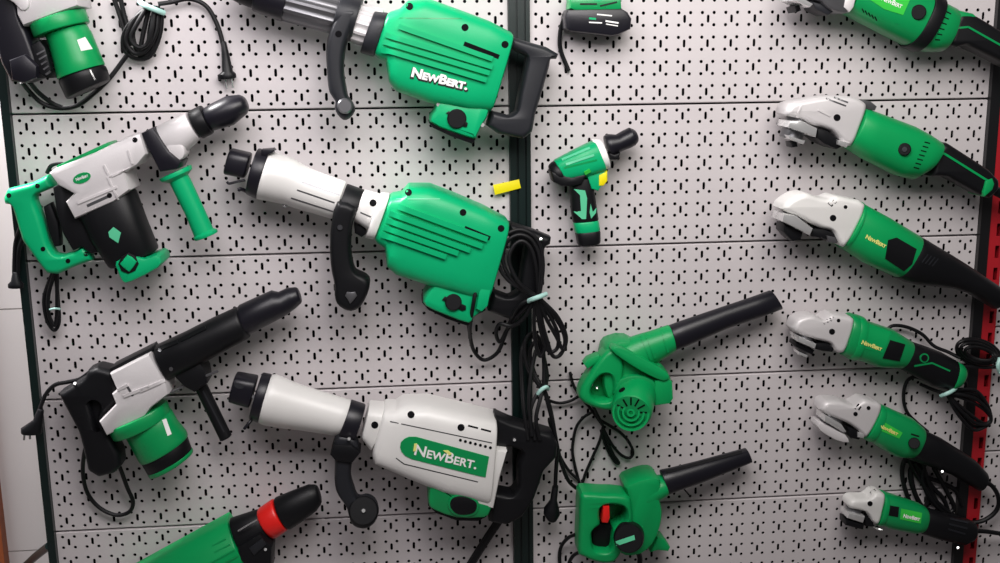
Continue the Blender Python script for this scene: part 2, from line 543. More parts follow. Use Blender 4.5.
# --- topmost, all green housing, black barrel
T = Tool('breaker_hammer', 'green breaker hammer with finned black barrel, topmost of the three in the left bay', 'breaker hammer', 440, 60, G_BRK)
T.loft('chuck', [(235, -30, 227, -3, 80, 32), (246, -28, 238, 3, 80, 36), (290, -16, 279, 19, 80, 38)], BLACK, bev=3)
ch2 = T.loft('chuck_sleeve', [(262, -26, 252, 11, 80, 41), (294, -18, 282, 22, 80, 43)], NAVY, bev=3)
T.loft('barrel', [(292, -17, 281, 20, 80, 40), (344, -4, 333, 34, 80, 42)], STEEL, N=48, ribs=fins, bev=1.5)
T.loft('clamp_band', [(344, -9, 330, 37, 80, 52), (364, -2, 351, 42, 80, 52)], GREY, bev=3)
T.loft('rear_barrel', [(362, 4, 350, 42, 80, 42), (384, 10, 372, 49, 80, 44)], ALU, N=48, ribs=fins, bev=1.5)
T.loft('flange', [(375, 11, 360, 53, 80, 56, 3), (389, 13, 374, 57, 80, 58, 3)], GREY, bev=3)
arm = T.prism('front_handle', [(341, 8), (352, 9), (359, 12), (352, 29), (346, 46), (344, 61), (344, 74), (346, 86), (348, 96), (353, 103), (355, 111), (350, 118), (344, 119.5), (338, 114), (335, 107), (336, 101), (330, 92), (328, 78), (327, 62), (327, 47), (330, 32), (336, 18)], 62, 132, GREY, b=8, soft=10, sm=2)
T.lathe('handle_knob', (345, 106, 120), (345, 106, 140), [(0, 15), (.8, 15), (1, 12)], STEEL, par=arm)
T.dots('screw', [(338.5, 34)], 3.4, [arm], DARK, par=arm)
body = T.loft('housing', [(387.5, 13, 374, 56, 80, 58), (400, 9, 386, 62, 80, 62), (408, 1, 389, 82, 80, 68), (428, -1, 396, 91, 80, 70), (456, 9, 430, 103, 80, 70), (488, 21, 466, 110, 80, 68), (513, 34, 490, 112, 80, 62)], GREEN, n=4.5, bev=7)
T.strokes('cooling_ribs', [(400, 27, 492, 59), (386, 35, 492, 67), (384, 42, 489, 73), (382, 49, 486, 80)], 5.0, [body], GREEN, par=body, off=7.0)
T.strokes('vent_slot', [(464, 43.5, 499, 57)], 4.6, [body], DARK, par=body, off=0.4)
T.dots('screw', [(409.5, 6.5), (465, 27.5), (505, 44.5)], 3.6, [body], DARK, par=body)
T.strokes('seam', [(399, 18, 462, 18.5)], 0.8, [body], GREEN2, par=body, off=0.5)
T.text('lettering_edge', 'NewBert.', 410, 77, 468, 91, 9.8, [body], INKB, par=body, off=1.2, bold=0.09, small=True)
T.text('lettering', 'NewBert.', 411, 76, 467, 89.6, 9.2, [body], INK, par=body, off=2.0, bold=0.045, small=True)
T.tube('wire_guard', [(391, 88, 70), (414, 95, 70), (437, 104, 70)], 1.6, SILVER)
bump = T.prism('brush_housing', [(441, 100), (435, 110), (430, 122), (452, 132), (474, 139), (477, 136), (482, 126), (490, 108), (470, 100)], 30, 130, GREEN, front=True, b=9, sm=2)
T.prism('rubber_base', [(431, 119), (429, 123), (433, 128), (450, 136), (472, 144), (475, 141), (476, 137), (452, 130)], 34, 120, BLACK, par=bump, front=True, b=3)
cap = T.lathe('brush_cap', (456.5, 118.5, 126), (457, 118.8, 135), [(0, 19), (.8, 19), (1, 17)], BLACK, par=bump)
T.prism('cap_wing', [(446, 113), (449, 111), (468, 123), (467, 127), (464, 127)], 128, 133, BLACK, par=bump, b=1)
T.lathe('bolt', (438.5, 104.5, 100), (438.5, 104.5, 128), [(0, 4), (1, 4)], CHROME)
T.lathe('bolt', (482.5, 125, 90), (482.5, 125, 126), [(0, 4), (1, 4)], CHROME)
T.prism('rear_handle', [(509, 36), (524, 41), (545, 47), (557, 54), (555, 59), (549, 59), (548, 66), (541, 91), (534, 114), (531, 131), (522, 138), (497, 133), (486, 125), (490, 110), (508, 115), (515, 111), (518, 94), (523, 71), (526, 56), (508, 48)], 45, 110, GREY, b=7, soft=10)

# --- middle, green housing and white barrel
T = Tool('breaker_hammer', 'green breaker hammer with white ribbed barrel and cord bundled on its rear handle', 'breaker hammer', 420, 235, G_BRK)
ck = T.loft('chuck', [(231, 148, 224, 174, 80, 30, 3), (252, 153, 245, 178, 80, 32, 3)], NAVY, bev=4)
T.loft('chuck_collar', [(258, 148, 246, 194, 80, 48), (271, 151, 257, 199, 80, 50)], NAVY, bev=3)
T.prism('latch', [(262, 149), (274, 148), (276, 150), (268, 155), (262, 155)], 80, 110, NAVY, par=ck, b=1.5)
T.tube('lever', [(245, 180, 100), (236, 182, 104), (229, 183.5, 106), (227, 181.5, 106)], 2.6, NAVY, par=ck)
T.tube('lever', [(248, 192, 90), (241, 189, 104), (238, 190, 106)], 4, NAVY, par=ck)
T.dots('highlight_dot', [(249, 166)], 2.6, [ck], STEEL, par=ck)  # steel dot painted as a highlight on the chuck
nose = T.loft('nose_cone', [(270, 152, 257, 199, 80, 49), (275, 152.5, 263, 200, 80, 51), (292, 158, 283, 204, 80, 47), (311, 168.5, 302, 210, 80, 43), (347, 182, 333, 219, 80, 41)], WHITE, bev=4, sm=4)
T.strokes('groove', [(302, 182, 340, 195), (297, 190, 338, 204), (291, 198, 333, 211.5)], 1.5, [nose], STEEL, par=nose, off=0.3)
T.lathe('bolt', (285, 205, 60), (285, 205, 90), [(0, 5), (1, 5)], SILVER)
band = T.loft('clamp_band', [(347, 183.5, 333, 222, 80, 44), (365, 190, 351, 227, 80, 44)], BLACK, bev=3)
T.strokes('clamp_seam', [(343, 194, 358, 199.5)], 1.6, [band], SILVER, par=band)
arm = T.prism('front_handle', [(338, 200), (357, 206), (355, 215), (352, 228), (351, 247), (353, 262), (356, 270), (363, 273), (369.5, 278), (369.5, 287), (365, 298), (360, 305.5), (352, 309), (344, 307), (337.5, 301.5), (335, 293), (335, 283), (332, 269), (330.5, 253), (330.4, 240), (332, 222)], 72, 135, BLACK, b=8, soft=10, sm=2)
T.prism('handle_pivot', [(345, 296), (347, 292), (351, 292.5), (355, 292), (357, 296), (353, 301), (350, 304), (348, 300)], 130, 139, STEEL, par=arm, b=1.5)
T.lathe('screw', (340, 227.5, 130), (340, 227.5, 138), [(0, 6), (1, 5)], GREY, par=arm)
rb = T.loft('rear_barrel', [(364, 190, 353, 219, 80, 42, 3), (384, 195, 371, 231, 80, 44, 3)], WHITE, bev=3)
T.strokes('groove', [(357, 211, 371, 217)], 1.4, [rb], STEEL, par=rb, off=.3)
T.dots('screw', [(373, 203)], 3.6, [rb], DARK, par=rb)
T.loft('flange', [(381, 193, 365, 236, 80, 56, 3.5), (390, 194, 374, 238, 80, 58, 3.5)], WHITE, bev=3)
T.prism('lug', [(354, 222), (366, 227), (366, 233), (362, 236), (355, 232)], 60, 95, BLACK, b=3)
body = T.loft('housing', [(390, 194, 374, 238.5, 80, 58), (402, 192, 385, 246, 80, 62), (409, 184, 387, 264, 80, 68), (430, 184, 396, 272, 80, 70), (456, 194, 430, 283, 80, 70), (484, 206, 460, 292, 80, 68), (509, 219, 486, 300, 80, 62)], GREEN, n=4.5, bev=7)
T.strokes('cooling_ribs', [(400, 207, 487, 239), (390, 213, 482, 246), (387, 220, 470, 250), (384, 227, 458, 253), (382, 234, 446, 256.5)], 5.2, [body], GREEN, par=body, off=7.0)
T.strokes('vent_slot', [(464.5, 228, 490, 238.5)], 4.6, [body], DARK, par=body, off=0.4)
T.dots('screw', [(408.5, 192.5), (463, 212.5), (501, 228.5)], 3.4, [body], DARK, par=body)
T.strokes('seam', [(396, 199, 440, 199)], 0.8, [body], MINT, par=body, off=0.5)
T.tube('wire_guard', [(389, 268.5, 75), (408, 276, 75), (428, 284, 75)], 1.8, SILVER)
bump = T.prism('brush_housing', [(440, 282), (432, 288), (424, 299), (426, 307), (446, 316), (469, 324), (474, 318), (482, 311.5), (491, 291), (480, 280)], 30, 132, GREEN, front=True, b=10, sm=2)
T.prism('rubber_base', [(424, 298), (422, 303), (428, 310), (446, 319), (468, 326.5), (473, 322), (472, 317), (447, 311)], 34, 118, BLACK, par=bump, front=True, b=3)
T.lathe('brush_cap', (453, 302, 128), (453.6, 302.3, 137), [(0, 17), (.8, 17), (1, 15)], BLACK, par=bump)
T.prism('cap_wing', [(442, 300), (445, 296.5), (466, 306), (466, 310), (462, 311)], 130, 135, BLACK, par=bump, b=1)
T.prism('switch_box', [(480, 287), (491, 290), (488, 306), (482, 312), (476, 309)], 90, 142, GREEN, front=True, b=4)
T.prism('rear_handle', [(508, 221), (533, 229), (550, 236), (549, 243), (544, 245), (542, 262), (541, 280), (535, 298), (530, 306), (520, 318), (508, 317), (487, 309), (492, 289), (508, 295), (517, 290), (521, 264), (524, 245), (506, 234)], 45, 102, BLACK, b=7, soft=10)
cord = T.tube('power_cord', None, 4.2, RUBBER, many=[
    [(484, 309, 60), (470, 318, 90), (470, 335, 70), (474, 351, 40), (484, 360, 30), (497, 353, 34), (504, 338, 50), (510, 322, 90), (520, 305, 118), (537, 297, 126)],
    [(537, 297, 126), (515, 283, 126), (503, 262, 126), (507, 242, 124), (520, 235, 124), (533, 242, 124), (540, 262, 126), (538, 297, 126)],
    [(536, 297, 122), (508, 280, 126), (497, 258, 124), (503, 238, 122), (520, 230, 120), (537, 240, 120), (543, 265, 120), (539, 297, 122)],
    [(538, 297, 122), (520, 284, 132), (509, 262, 132), (513, 247, 130), (522, 241, 130), (531, 249, 130), (536, 268, 130), (538, 296, 122)],
    [(497, 245, 120), (484, 262, 120), (477, 285, 132), (473, 306, 138), (470, 325, 110), (470, 338, 70)],
    [(537, 297, 126), (541, 318, 118), (547, 340, 112), (553, 356, 108), (561, 354, 108), (565, 340, 110), (558, 322, 114), (540, 298, 124)],
    [(536, 298, 124), (539, 322, 118), (545, 345, 110), (551, 352, 108), (558, 346, 108), (556, 328, 112), (539, 298, 122)],
    [(538, 298, 124), (546, 318, 118), (556, 336, 112), (563, 349, 110), (566, 336, 110), (557, 316, 118), (539, 298, 124)],
    [(535, 298, 122), (534, 322, 116), (536, 346, 110), (541, 356, 108), (545, 340, 110), (538, 299, 120)],
    [(535, 299, 122), (524, 318, 112), (512, 326, 100), (500, 324, 90), (496, 333, 80), (500, 342, 70), (507, 330, 76), (516, 318, 100), (534, 300, 120)]])
T.tube('cord_tie', [(528, 301, 122), (533, 299, 136), (540, 296.5, 138), (546, 294, 124)], 5.0, TIE, par=cord)

# --- lowest, white housing
T = Tool('breaker_hammer', 'white breaker hammer with green oval badge, lowest of the three in the left bay', 'breaker hammer', 420, 450, G_BRK)
ck = T.loft('chuck', [(236, 373, 229, 400, 80, 32, 3.5), (258, 377, 250, 406, 80, 34, 3.5)], NAVY, bev=4)
T.dots('keyhole', [(239, 386)], 5.0, [ck], GREY, par=ck, ry=2.6, rot=.25)
T.loft('chuck_collar', [(262, 373, 249, 418, 80, 48), (272, 375, 259, 422, 80, 50)], NAVY, bev=3)
T.tube('lever', [(254, 417, 95), (249, 423, 104), (244, 429, 106)], 3.2, NAVY, par=ck)
T.lathe('bolt', (254, 397, 108), (254, 397, 122), [(0, 5), (1, 4)], STEEL, par=ck)
T.loft('nose_cone', [(271, 376, 259, 421.5, 80, 50), (277, 375.5, 265, 424, 80, 52), (295, 383, 285, 427.5, 80, 47), (313, 389, 302, 429.5, 80, 43), (352, 401, 338, 435, 80, 41)], WHITE, bev=4, sm=4)
band = T.loft('clamp_band', [(351, 400, 336, 440, 80, 43), (366, 405, 352, 444, 80, 43)], NAVY, bev=3)
T.strokes('clamp_seam', [(349.5, 411.5, 363.5, 415.5)], 2.0, [band], SILVER, par=band)
arm = T.prism('front_handle', [(338, 432), (356, 436), (359, 448), (354, 454), (352, 463), (351, 475), (354, 486), (358.5, 497), (366, 495), (375, 499), (379, 510), (374.5, 521), (365, 526.5), (354.5, 524), (350, 518), (347, 506), (341, 497), (336.5, 489), (334.5, 477), (335, 460), (333, 446)], 75, 120, GREY, b=7, soft=10, sm=2)
T.lathe('pivot_disc', (363.5, 510.5, 112), (363.5, 510.8, 128), [(0, 31), (.8, 31), (1, 28)], BLACK, par=arm)
T.lathe('screw', (363.5, 510.8, 127), (363.5, 510.8, 133), [(0, 5), (1, 3.5)], CHROME, par=arm)
T.prism('handle_joint', [(334, 440), (352, 440), (361, 448), (353, 458), (336, 456), (331, 450)], 66, 128, BLACK, par=arm, b=5)
T.lathe('screw', (349, 439, 126), (349, 439, 132), [(0, 4), (1, 3)], CHROME, par=arm)
rb = T.loft('rear_barrel', [(369, 403.5, 361.5, 434, 80, 46, 4), (388, 405, 371, 447, 80, 50, 4)], WHITE, bev=4)
T.dots('screw', [(374.8, 425)], 3.6, [rb], DARK, par=rb)
body = T.loft('housing', [(384, 403, 372, 449, 80, 56), (396, 404, 375, 458, 80, 62), (404, 399, 388, 463, 80, 68), (428, 398.5, 408, 472, 80, 70), (460, 406, 442, 486, 80, 70), (496, 414.5, 488.5, 499, 80, 68)], WHITE, n=4.5, bev=7)
T.prism('rear_shell', [(478, 440), (505, 443.5), (498, 468), (491.5, 499.5), (472, 494)], 34, 137, WHITE, b=6)
T.strokes('seam', [(390, 421.5, 492, 443)], 1.0, [body], GREY, par=body, off=.3)
lab = T.decal('badge', [[(400, 447), (401, 442), (404.5, 438.5), (409, 436.6), (416, 436.6), (489, 456.5), (485.5, 477), (480, 476), (412, 459), (405, 455.5), (401.5, 451.5)]], [body], GREEN2, off=1.5, res=5)
edge = T.strokes('shaded_seam', [(396, 458, 404, 464), (404, 464, 478, 482)], 1.0, [body], GREY, par=body, off=.3)  # grey strips draw the shading of the seam below the badge
T.text('lettering', 'NewBert.', 414, 454.3, 476, 469, 10.6, [lab], INK, par=lab, off=1.2, bold=0.02, small=True)
T.decal('leaf_mark', [[(413.2, 451), (414.3, 443.6), (417, 443.3), (416, 451)]], [lab], INKY, par=lab, off=1.7)
T.decal('leaf_mark', [[(443, 450.4), (448, 450.2), (452, 453.6), (449.5, 455.2), (446.5, 452.8)]], [lab], INKY, par=lab, off=1.7)
T.dots('screw', [(411, 414.7), (461, 427.5)], 3.6, [body], DARK, par=body)
T.strokes('vent_slot', [(468, 425.6, 478, 428.2), (481, 429, 491, 431.6)], 1.8, [body], DARK, par=body, off=.4)
T.dots('vent_hole', [(460.4 + 5.0 * i, 440.2 + 1.25 * i) for i in range(7)], 1.5, [body], DARK, par=body)
bump = T.prism('brush_housing', [(432, 480), (430, 486), (428, 503), (434, 511), (457, 519), (478, 519), (489, 516), (491, 498), (460, 488)], 30, 136, GREEN2, front=True, b=9, sm=2)
T.prism('rubber_base', [(428, 502), (428, 506), (436, 513.5), (457, 521), (478, 521.5), (485, 518), (478, 516), (457, 515), (437, 508)], 34, 126, BLACK, par=bump, front=True, b=2.5)
T.prism('rim', [(448, 504), (451, 497.5), (459, 495), (469, 496.5), (477.5, 501), (479, 507), (476, 514), (467, 517), (457, 516), (450, 511)], 128, 140, GREEN2, par=bump, front=True, b=2, sm=3)
T.prism('brush_cap', [(450, 504), (453, 498.5), (460, 496.6), (468, 498), (475.5, 502), (477, 507), (474.5, 512.5), (467, 515), (458, 514.5), (452, 510)], 130, 142.5, BLACK, par=bump, front=True, b=2, sm=3)
T.prism('rear_handle', [(494, 411), (510, 418), (551, 430), (556, 440), (555, 453), (542, 467), (538, 480), (532, 496), (521, 512), (506, 520), (488, 517), (492, 487), (511, 491), (517, 482), (517, 462), (522, 447), (510, 443), (492, 442)], 45, 112, BLACK, b=7, soft=10)
T.lathe('screw', (514.5, 440, 110), (514.5, 440, 116), [(0, 4), (1, 3)], CHROME)
cord = T.tube('power_cord', None, 4.4, RUBBER, many=[
    [(543, 390, 80), (530, 372, 70), (523, 350, 62), (529, 335, 58), (539, 345, 60), (546, 368, 66), (544, 390, 80)],
    [(542, 390, 84), (527, 365, 76), (525, 342, 70), (534, 333, 66), (543, 350, 70), (544, 390, 84)],
    [(543, 390, 76), (534, 372, 60), (530, 352, 52), (536, 342, 50), (543, 356, 54), (547, 374, 60), (545, 390, 76)],
    [(528, 440, 112), (524, 410, 100), (522, 380, 80), (522, 350, 68), (531, 336, 60)],
    [(535, 440, 114), (530, 415, 104), (535, 398, 92), (543, 390, 82), (548, 404, 84), (553, 425, 84), (557, 448, 80), (556, 470, 66), (555, 490, 50)],
    [(540, 440, 114), (536, 420, 112), (540, 400, 100), (544, 390, 84), (551, 412, 70), (556, 440, 60), (561, 462, 52), (568, 480, 40), (576, 488, 24)],
    [(532, 436, 116), (529, 405, 106), (531, 375, 90), (536, 350, 74)]])
T.tube('cord_tie', [(538, 394, 92), (541, 390, 96), (546, 387, 92), (548, 389, 80)], 4.4, TIE, par=cord)
pg = T.loft('plug', [(552.5, 485, 558.5, 485, 50, 6), (550, 500, 557, 500, 50, 9), (544, 508, 559, 508, 50, 16), (543.5, 514, 560, 514, 50, 17), (548, 521, 556, 521, 50, 12)], BLACK, par=cord, bev=3)
T.tube('carry_strap', [(508, 508, 60), (498, 522, 50), (486, 540, 40), (472, 562, 30), (458, 585, 24)], 9.5, BLACK)

# ------------------------------------------------------------------ hammers on the far left
# --- silver rotary hammer with green handles
T = Tool('rotary_hammer', 'silver and black rotary hammer with mint green rear and side handles, upper left', 'rotary hammer', 110, 190)
T.prism('rear_handle', [(6, 197), (10, 188), (34, 182), (50, 174), (57, 186), (38, 194), (37, 199), (44, 218), (51, 243), (57, 253), (64, 254), (77, 250), (85, 244), (92, 250), (94, 259), (76, 266), (60, 273), (49, 272), (41, 262), (25, 240), (14, 204), (7, 203)], 50, 95, GREEN, b=7, soft=10)
hd = [o for o in T.root.children][0]
T.dots('screw', [(37.5, 186), (9, 195.5), (43, 249), (68, 261), (86, 254)], 2.4, [hd], DARK, par=hd)
T.prism('rear_motor_cover', [(56, 186), (65, 181), (82, 189), (76, 200), (90, 218), (106, 250), (94, 252), (85, 245), (76, 249), (66, 232), (60, 212)], 50, 100, BLACK, b=6)
T.prism('trigger', [(45, 206), (52, 202), (60, 222), (62, 245), (56, 246), (50, 230)], 60, 86, BLACK, b=4)
gh = T.prism('gear_housing', [(56, 171), (62, 166), (100, 151), (135, 134), (146, 131), (152, 152), (143, 163), (130, 170), (136, 187), (120, 199), (81, 216), (72, 199), (80, 191), (71, 186), (65, 183)], 30, 125, ALU, b=9)
T.prism('top_trim', [(62, 164), (112, 141), (115, 145.5), (100, 153), (63, 168.5)], 40, 110, GREEN2, par=gh, b=2)
bd = T.dots('badge', [(82, 178)], 9.3, [gh], GREEN2, par=gh, ry=5.2, rot=-0.35, off=1.2)
T.text('lettering', 'NewBert', 76.5, 181, 88.5, 176.6, 3.0, [bd], INK, par=bd, off=.8, small=True)
T.strokes('housing_rib', [(112, 176, 131, 168), (128, 150, 134, 168), (108, 177, 118, 199), (110, 177, 104, 165)], 2.0, [gh], ALU, par=gh, off=2.5)
T.strokes('slot', [(87, 206, 108, 196.5)], 3.0, [gh], STEEL, par=gh, off=.4)
T.dots('screw', [(135, 140), (109.5, 195.5)], 2.6, [gh], DARK, par=gh)
T.strokes('housing_step', [(78, 203, 117, 187)], 2.4, [gh], ALU, par=gh, off=3)
mt = T.loft('motor_housing', [(80, 214, 134, 188, 72, 48, 3), (93, 240, 146, 221, 72, 50, 3), (112, 268, 158, 250, 72, 46, 3)], BLACK, bev=6)
T.decal('badge', [[(108.5, 232), (113.5, 227), (121, 232.5), (118.3, 243), (109.5, 237)]], [mt], MINT, par=mt, off=1.2)
cap_ = T.prism('motor_cap', [(115, 262), (117, 271), (122, 282), (131, 282), (158, 268), (161, 260), (156, 255), (143, 259), (131, 255)], 34, 122, GREEN, front=True, b=6, sm=2)
T.prism('screw_plate', [(118, 264), (121, 257), (128, 253), (135, 256), (138.5, 264), (135, 271), (128, 274), (121, 271)], 115, 124.5, BLACK, par=cap_, b=1.5)
T.prism('screw_cap', [(119.5, 264), (123, 260), (127, 255), (132, 257.5), (136.5, 262), (133, 267.5), (129, 272), (123.5, 268)], 118, 128, GREEN, par=cap_, b=2)
T.loft('front_housing', [(153, 128, 168, 158, 78, 34), (172, 119, 187, 152, 78, 36, 2.6), (187, 112, 201, 138, 78, 36, 2.6)], ALU, bev=3)
T.prism('side_boss', [(166, 146), (176, 136), (184, 141), (188, 152), (182, 160), (172, 158)], 60, 112, ALU, b=6, sm=2)
T.prism('clamp_strap', [(145.5, 132), (157, 126), (163, 135), (173, 150), (185, 160), (182, 167), (164, 170), (158, 158), (152, 147)], 40, 120, NAVY, b=5)
T.loft('chuck_ring', [(188, 111, 203, 139, 78, 34), (201, 105, 214, 133, 78, 34)], BLACK, bev=3)
T.loft('chuck', [(202, 109, 213, 131, 78, 26), (211, 103.5, 222, 128.5, 78, 30), (226, 96, 234, 125, 78, 32), (239, 94.5, 247, 114, 78, 26), (245, 97, 249.5, 109, 78, 17)], NAVY, bev=4)
sh = T.loft('side_handle', [(159, 179, 191, 164.5, 84, 32), (162, 182, 192, 169, 84, 31), (170, 183, 188, 174.5, 84, 21), (173, 190, 192, 182, 84, 20), (185, 214, 203, 206, 84, 19), (194, 236, 213, 228, 84, 20), (193.5, 238, 217, 229.5, 84, 25), (195, 241, 218, 232, 84, 25)], GREEN, bev=2)
cord = T.tube('power_cord', None, 4.0, RUBBER, many=[
    [(53, 272, 60), (46, 290, 40), (44, 303, 34), (47, 320, 30), (54, 330, 28), (59, 322, 28), (58, 300, 32), (56, 274, 56)],
    [(55, 272, 64), (49, 292, 46), (48, 306, 40), (50, 318, 36), (55, 325, 34), (57, 310, 36), (57, 274, 60)]])
T.tube('cord_loop', [(47, 173, 40), (51, 166, 44), (58, 163.5, 46), (66, 166, 46), (72, 176, 40)], 4.0, RUBBER)
tail = T.tube('cord_tail', None, 4.0, RUBBER, many=[
    [(22, 224, 36), (16, 240, 26), (14.5, 256, 25), (14, 272, 25), (14.5, 280, 25)],
    [(24, 236, 36), (19, 250, 28), (18, 270, 26), (17, 280, 25)]])
T.tube('cord_tie', [(50, 309.5, 44), (55, 308.5, 48), (60, 309, 42)], 2.2, TIE, par=cord)
pg = T.loft('plug', [(12.5, 272, 18.5, 272, 26, 6), (11, 281, 21, 281, 26, 9), (8, 284, 23.5, 284, 26, 11), (8, 288, 23.5, 288, 26, 11)], BLACK, par=tail, bev=2)

# --- black barrelled hammer with silver gear case
T = Tool('rotary_hammer', 'black barrelled rotary hammer with silver gear case and green drum motor, lower left', 'rotary hammer', 140, 410)
br = T.loft('barrel', [(155, 346, 171, 378, 78, 42, 3), (183, 333, 201, 364, 78, 42, 2.6), (212, 318, 230, 348, 78, 40), (234, 308, 248, 338.5, 78, 36), (237, 307, 251, 336, 78, 33)], BLACK, bev=4)
ch = T.loft('chuck', [(236, 309, 249, 335, 78, 32), (239, 305, 252, 333, 78, 33), (252, 299, 264, 327, 78, 32), (271, 290.5, 281, 318, 78, 30), (278, 292, 288, 314, 78, 25), (287, 288, 296, 308, 78, 23), (297, 287, 302.5, 302, 78, 17)], NAVY, bev=4)
T.strokes('barrel_ridge', [(161, 348.5, 178, 342), (181, 340.5, 206, 328)], 3.4, [br], BLACK, par=br, off=2.5)
T.dots('screw', [(171, 369), (160, 350)], 2.0, [br], STEEL, par=br)
gc = T.prism('gear_housing', [(115, 368), (154, 348), (171, 378), (173, 388), (156, 401), (149, 411), (112, 429), (104.5, 415), (121, 398), (117, 388), (122, 384)], 30, 122, ALU, b=8)
T.strokes('housing_rib', [(118, 390, 128, 384.5), (140, 391, 172, 377), (124, 396, 150, 386)], 3.0, [gc], ALU, par=gc, off=3)
T.strokes('slot', [(127, 386, 133, 396)], 2.4, [gc], STEEL, par=gc, off=.4)
T.prism('top_trim', [(113, 365), (154, 344.5), (156, 348), (115, 368.5)], 45, 100, BLACK, par=gc, b=1.5)
hn = T.prism('rear_handle', [(62, 390), (74, 383), (88, 374), (91, 367), (100, 363.5), (115, 367), (122, 384), (121, 398), (105, 414), (112, 430), (123, 450), (124, 462), (117, 469), (102, 473), (91, 466), (86, 443), (82, 428)], 40, 104, BLACK, b=8, soft=10, holes=[[(92, 398), (100, 396), (104, 404), (101, 410), (104, 426), (100, 428)]])
T.prism('trigger', [(92, 399), (100, 395), (106, 404), (104, 427), (98, 428)], 55, 86, BLACK, par=hn, b=3)
fl = T.loft('motor_flange', [(108, 427, 166, 401, 76, 58), (114, 439, 171, 413, 76, 58)], GREEN2, bev=3)
mt = T.loft('motor_housing', [(124, 432, 171, 410, 76, 48), (130, 443, 177, 421, 76, 49), (138, 458, 186, 432, 76, 50), (141, 463, 188, 437, 76, 50)], GREEN2, bev=3)
T.loft('motor_vent_band', [(141.5, 462, 187, 437, 76, 47), (148, 473, 191.5, 449.5, 76, 46)], BLACK, bev=2)
T.loft('motor_end_rim', [(147.5, 472.5, 192, 449, 76, 47), (150, 477, 193, 453, 76, 45)], GREEN2, bev=2)
T.decal('label', [[(162, 420), (166, 418.5), (171.5, 434), (167.5, 436)]], [mt], INK, par=mt, off=.7)
sh = T.loft('side_handle', [(194, 387, 205, 381, 70, 14), (196, 391, 207.5, 385, 70, 13), (219, 438, 230.5, 432.5, 70, 13), (220, 441, 232, 435, 70, 14)], BLACK, bev=2)
T.strokes('grip_groove', [(203, 391, 224, 432)], 1.6, [sh], GREY, par=sh, off=.4)
T.prism('handle_clamp', [(176, 371), (202, 358), (208, 367), (210, 379), (197, 388), (186, 382)], 40, 105, BLACK, b=5)
T.tube('depth_rod', [(172, 392, 96), (194, 381, 100), (218, 371, 100)], 2.6, STEEL)
cord = T.tube('power_cord', None, 4.4, RUBBER, many=[
    [(90, 372, 60), (80, 379, 56), (68, 382, 48), (55, 385, 34), (46, 394, 28), (41, 406, 28), (37, 418, 30)],
    [(88, 440, 60), (84, 455, 50), (83, 475, 34), (88, 494, 22), (100, 508, 18), (116, 515, 18), (129, 512, 20), (133, 502, 26), (127, 487, 36), (120, 468, 52), (112, 452, 64)],
    [(92, 374, 60), (99, 367, 50), (108, 368, 52)]])
T.loft('plug', [(38, 408, 44, 410, 30, 7), (33, 420, 43, 421, 30, 9), (21, 428, 42, 428, 30, 13), (21, 434, 42, 434, 30, 13)], BLACK, par=cord, bev=3)
T.tube('plug_pin', None, 2.2, SILVER, par=cord, many=[[(24.5, 434, 26), (24, 440, 26)], [(30, 434, 34), (30, 439, 34)]])
T.tube('cord_clip', [(74, 385, 84), (74.8, 383.4, 106)], 3, CHROME, par=hn)

# --- top left corner, cut by the frame
T = Tool('rotary_hammer', 'rotary hammer with black-capped green motor, cut off at the top left corner', 'rotary hammer', 70, 30)
T.prism('rear_handle', [(-14, -30), (14, -30), (24, -2), (26, 16), (34, 34), (44, 62), (43, 77), (30, 83), (16, 81), (6, 62), (-2, 30)], 34, 108, NAVY, b=9, soft=10)
T.prism('rear_cover', [(14, 60), (30, 54), (42, 66), (42, 78), (30, 83), (17, 80)], 60, 122, NAVY, b=7)
gc = T.prism('gear_housing', [(20, -30), (25, 15), (31, 27), (60, 16), (86, 7), (80, -30)], 26, 124, ALU, b=9)
T.prism('lug', [(4, -6), (24, -12), (31, -2), (31, 8), (24, 11), (16, 3)], 100, 130, ALU, b=5, sm=2)
T.loft('motor_flange', [(31, 26, 84, 8, 76, 60), (36, 39, 89, 22, 76, 60)], GREEN3, bev=3)
T.strokes('slot', [(38, 22, 56, 15.5)], 2.4, [gc], DARK, par=gc, off=.4)
mt = T.loft('motor_housing', [(46, 36, 86, 24, 76, 42), (50, 46, 91, 32, 76, 44), (56, 68, 100, 54, 76, 48), (58.5, 80, 104.5, 64.5, 76, 50)], GREEN3, bev=2)
T.decal('label', [[(77, 40), (85, 37), (92.5, 49), (81, 51)]], [mt], INK, par=mt, off=.7)
vb = T.prism('vent_block', [(36, 46), (45, 40), (51, 48), (57, 70), (52, 78), (42, 72)], 40, 108, BLACK, b=5)
T.strokes('vent_fin', [(37 + 2.2 * k, 54.5 + 5 * k, 49 + 1.2 * k, 48 + 5 * k) for k in range(5)], 1.6, [vb], STEEL, par=vb, off=2)
cp = T.loft('base_cap', [(58.5, 80, 104.5, 64.5, 76, 48), (62, 88, 107, 70, 76, 47), (67.5, 100, 110, 80, 76, 44)], BLACK, bev=5)
T.strokes('highlight_stroke', [(90, 70, 95, 80)], 1.6, [cp], SILVER, par=cp, off=1)  # silver stroke painted as a highlight on the black cap
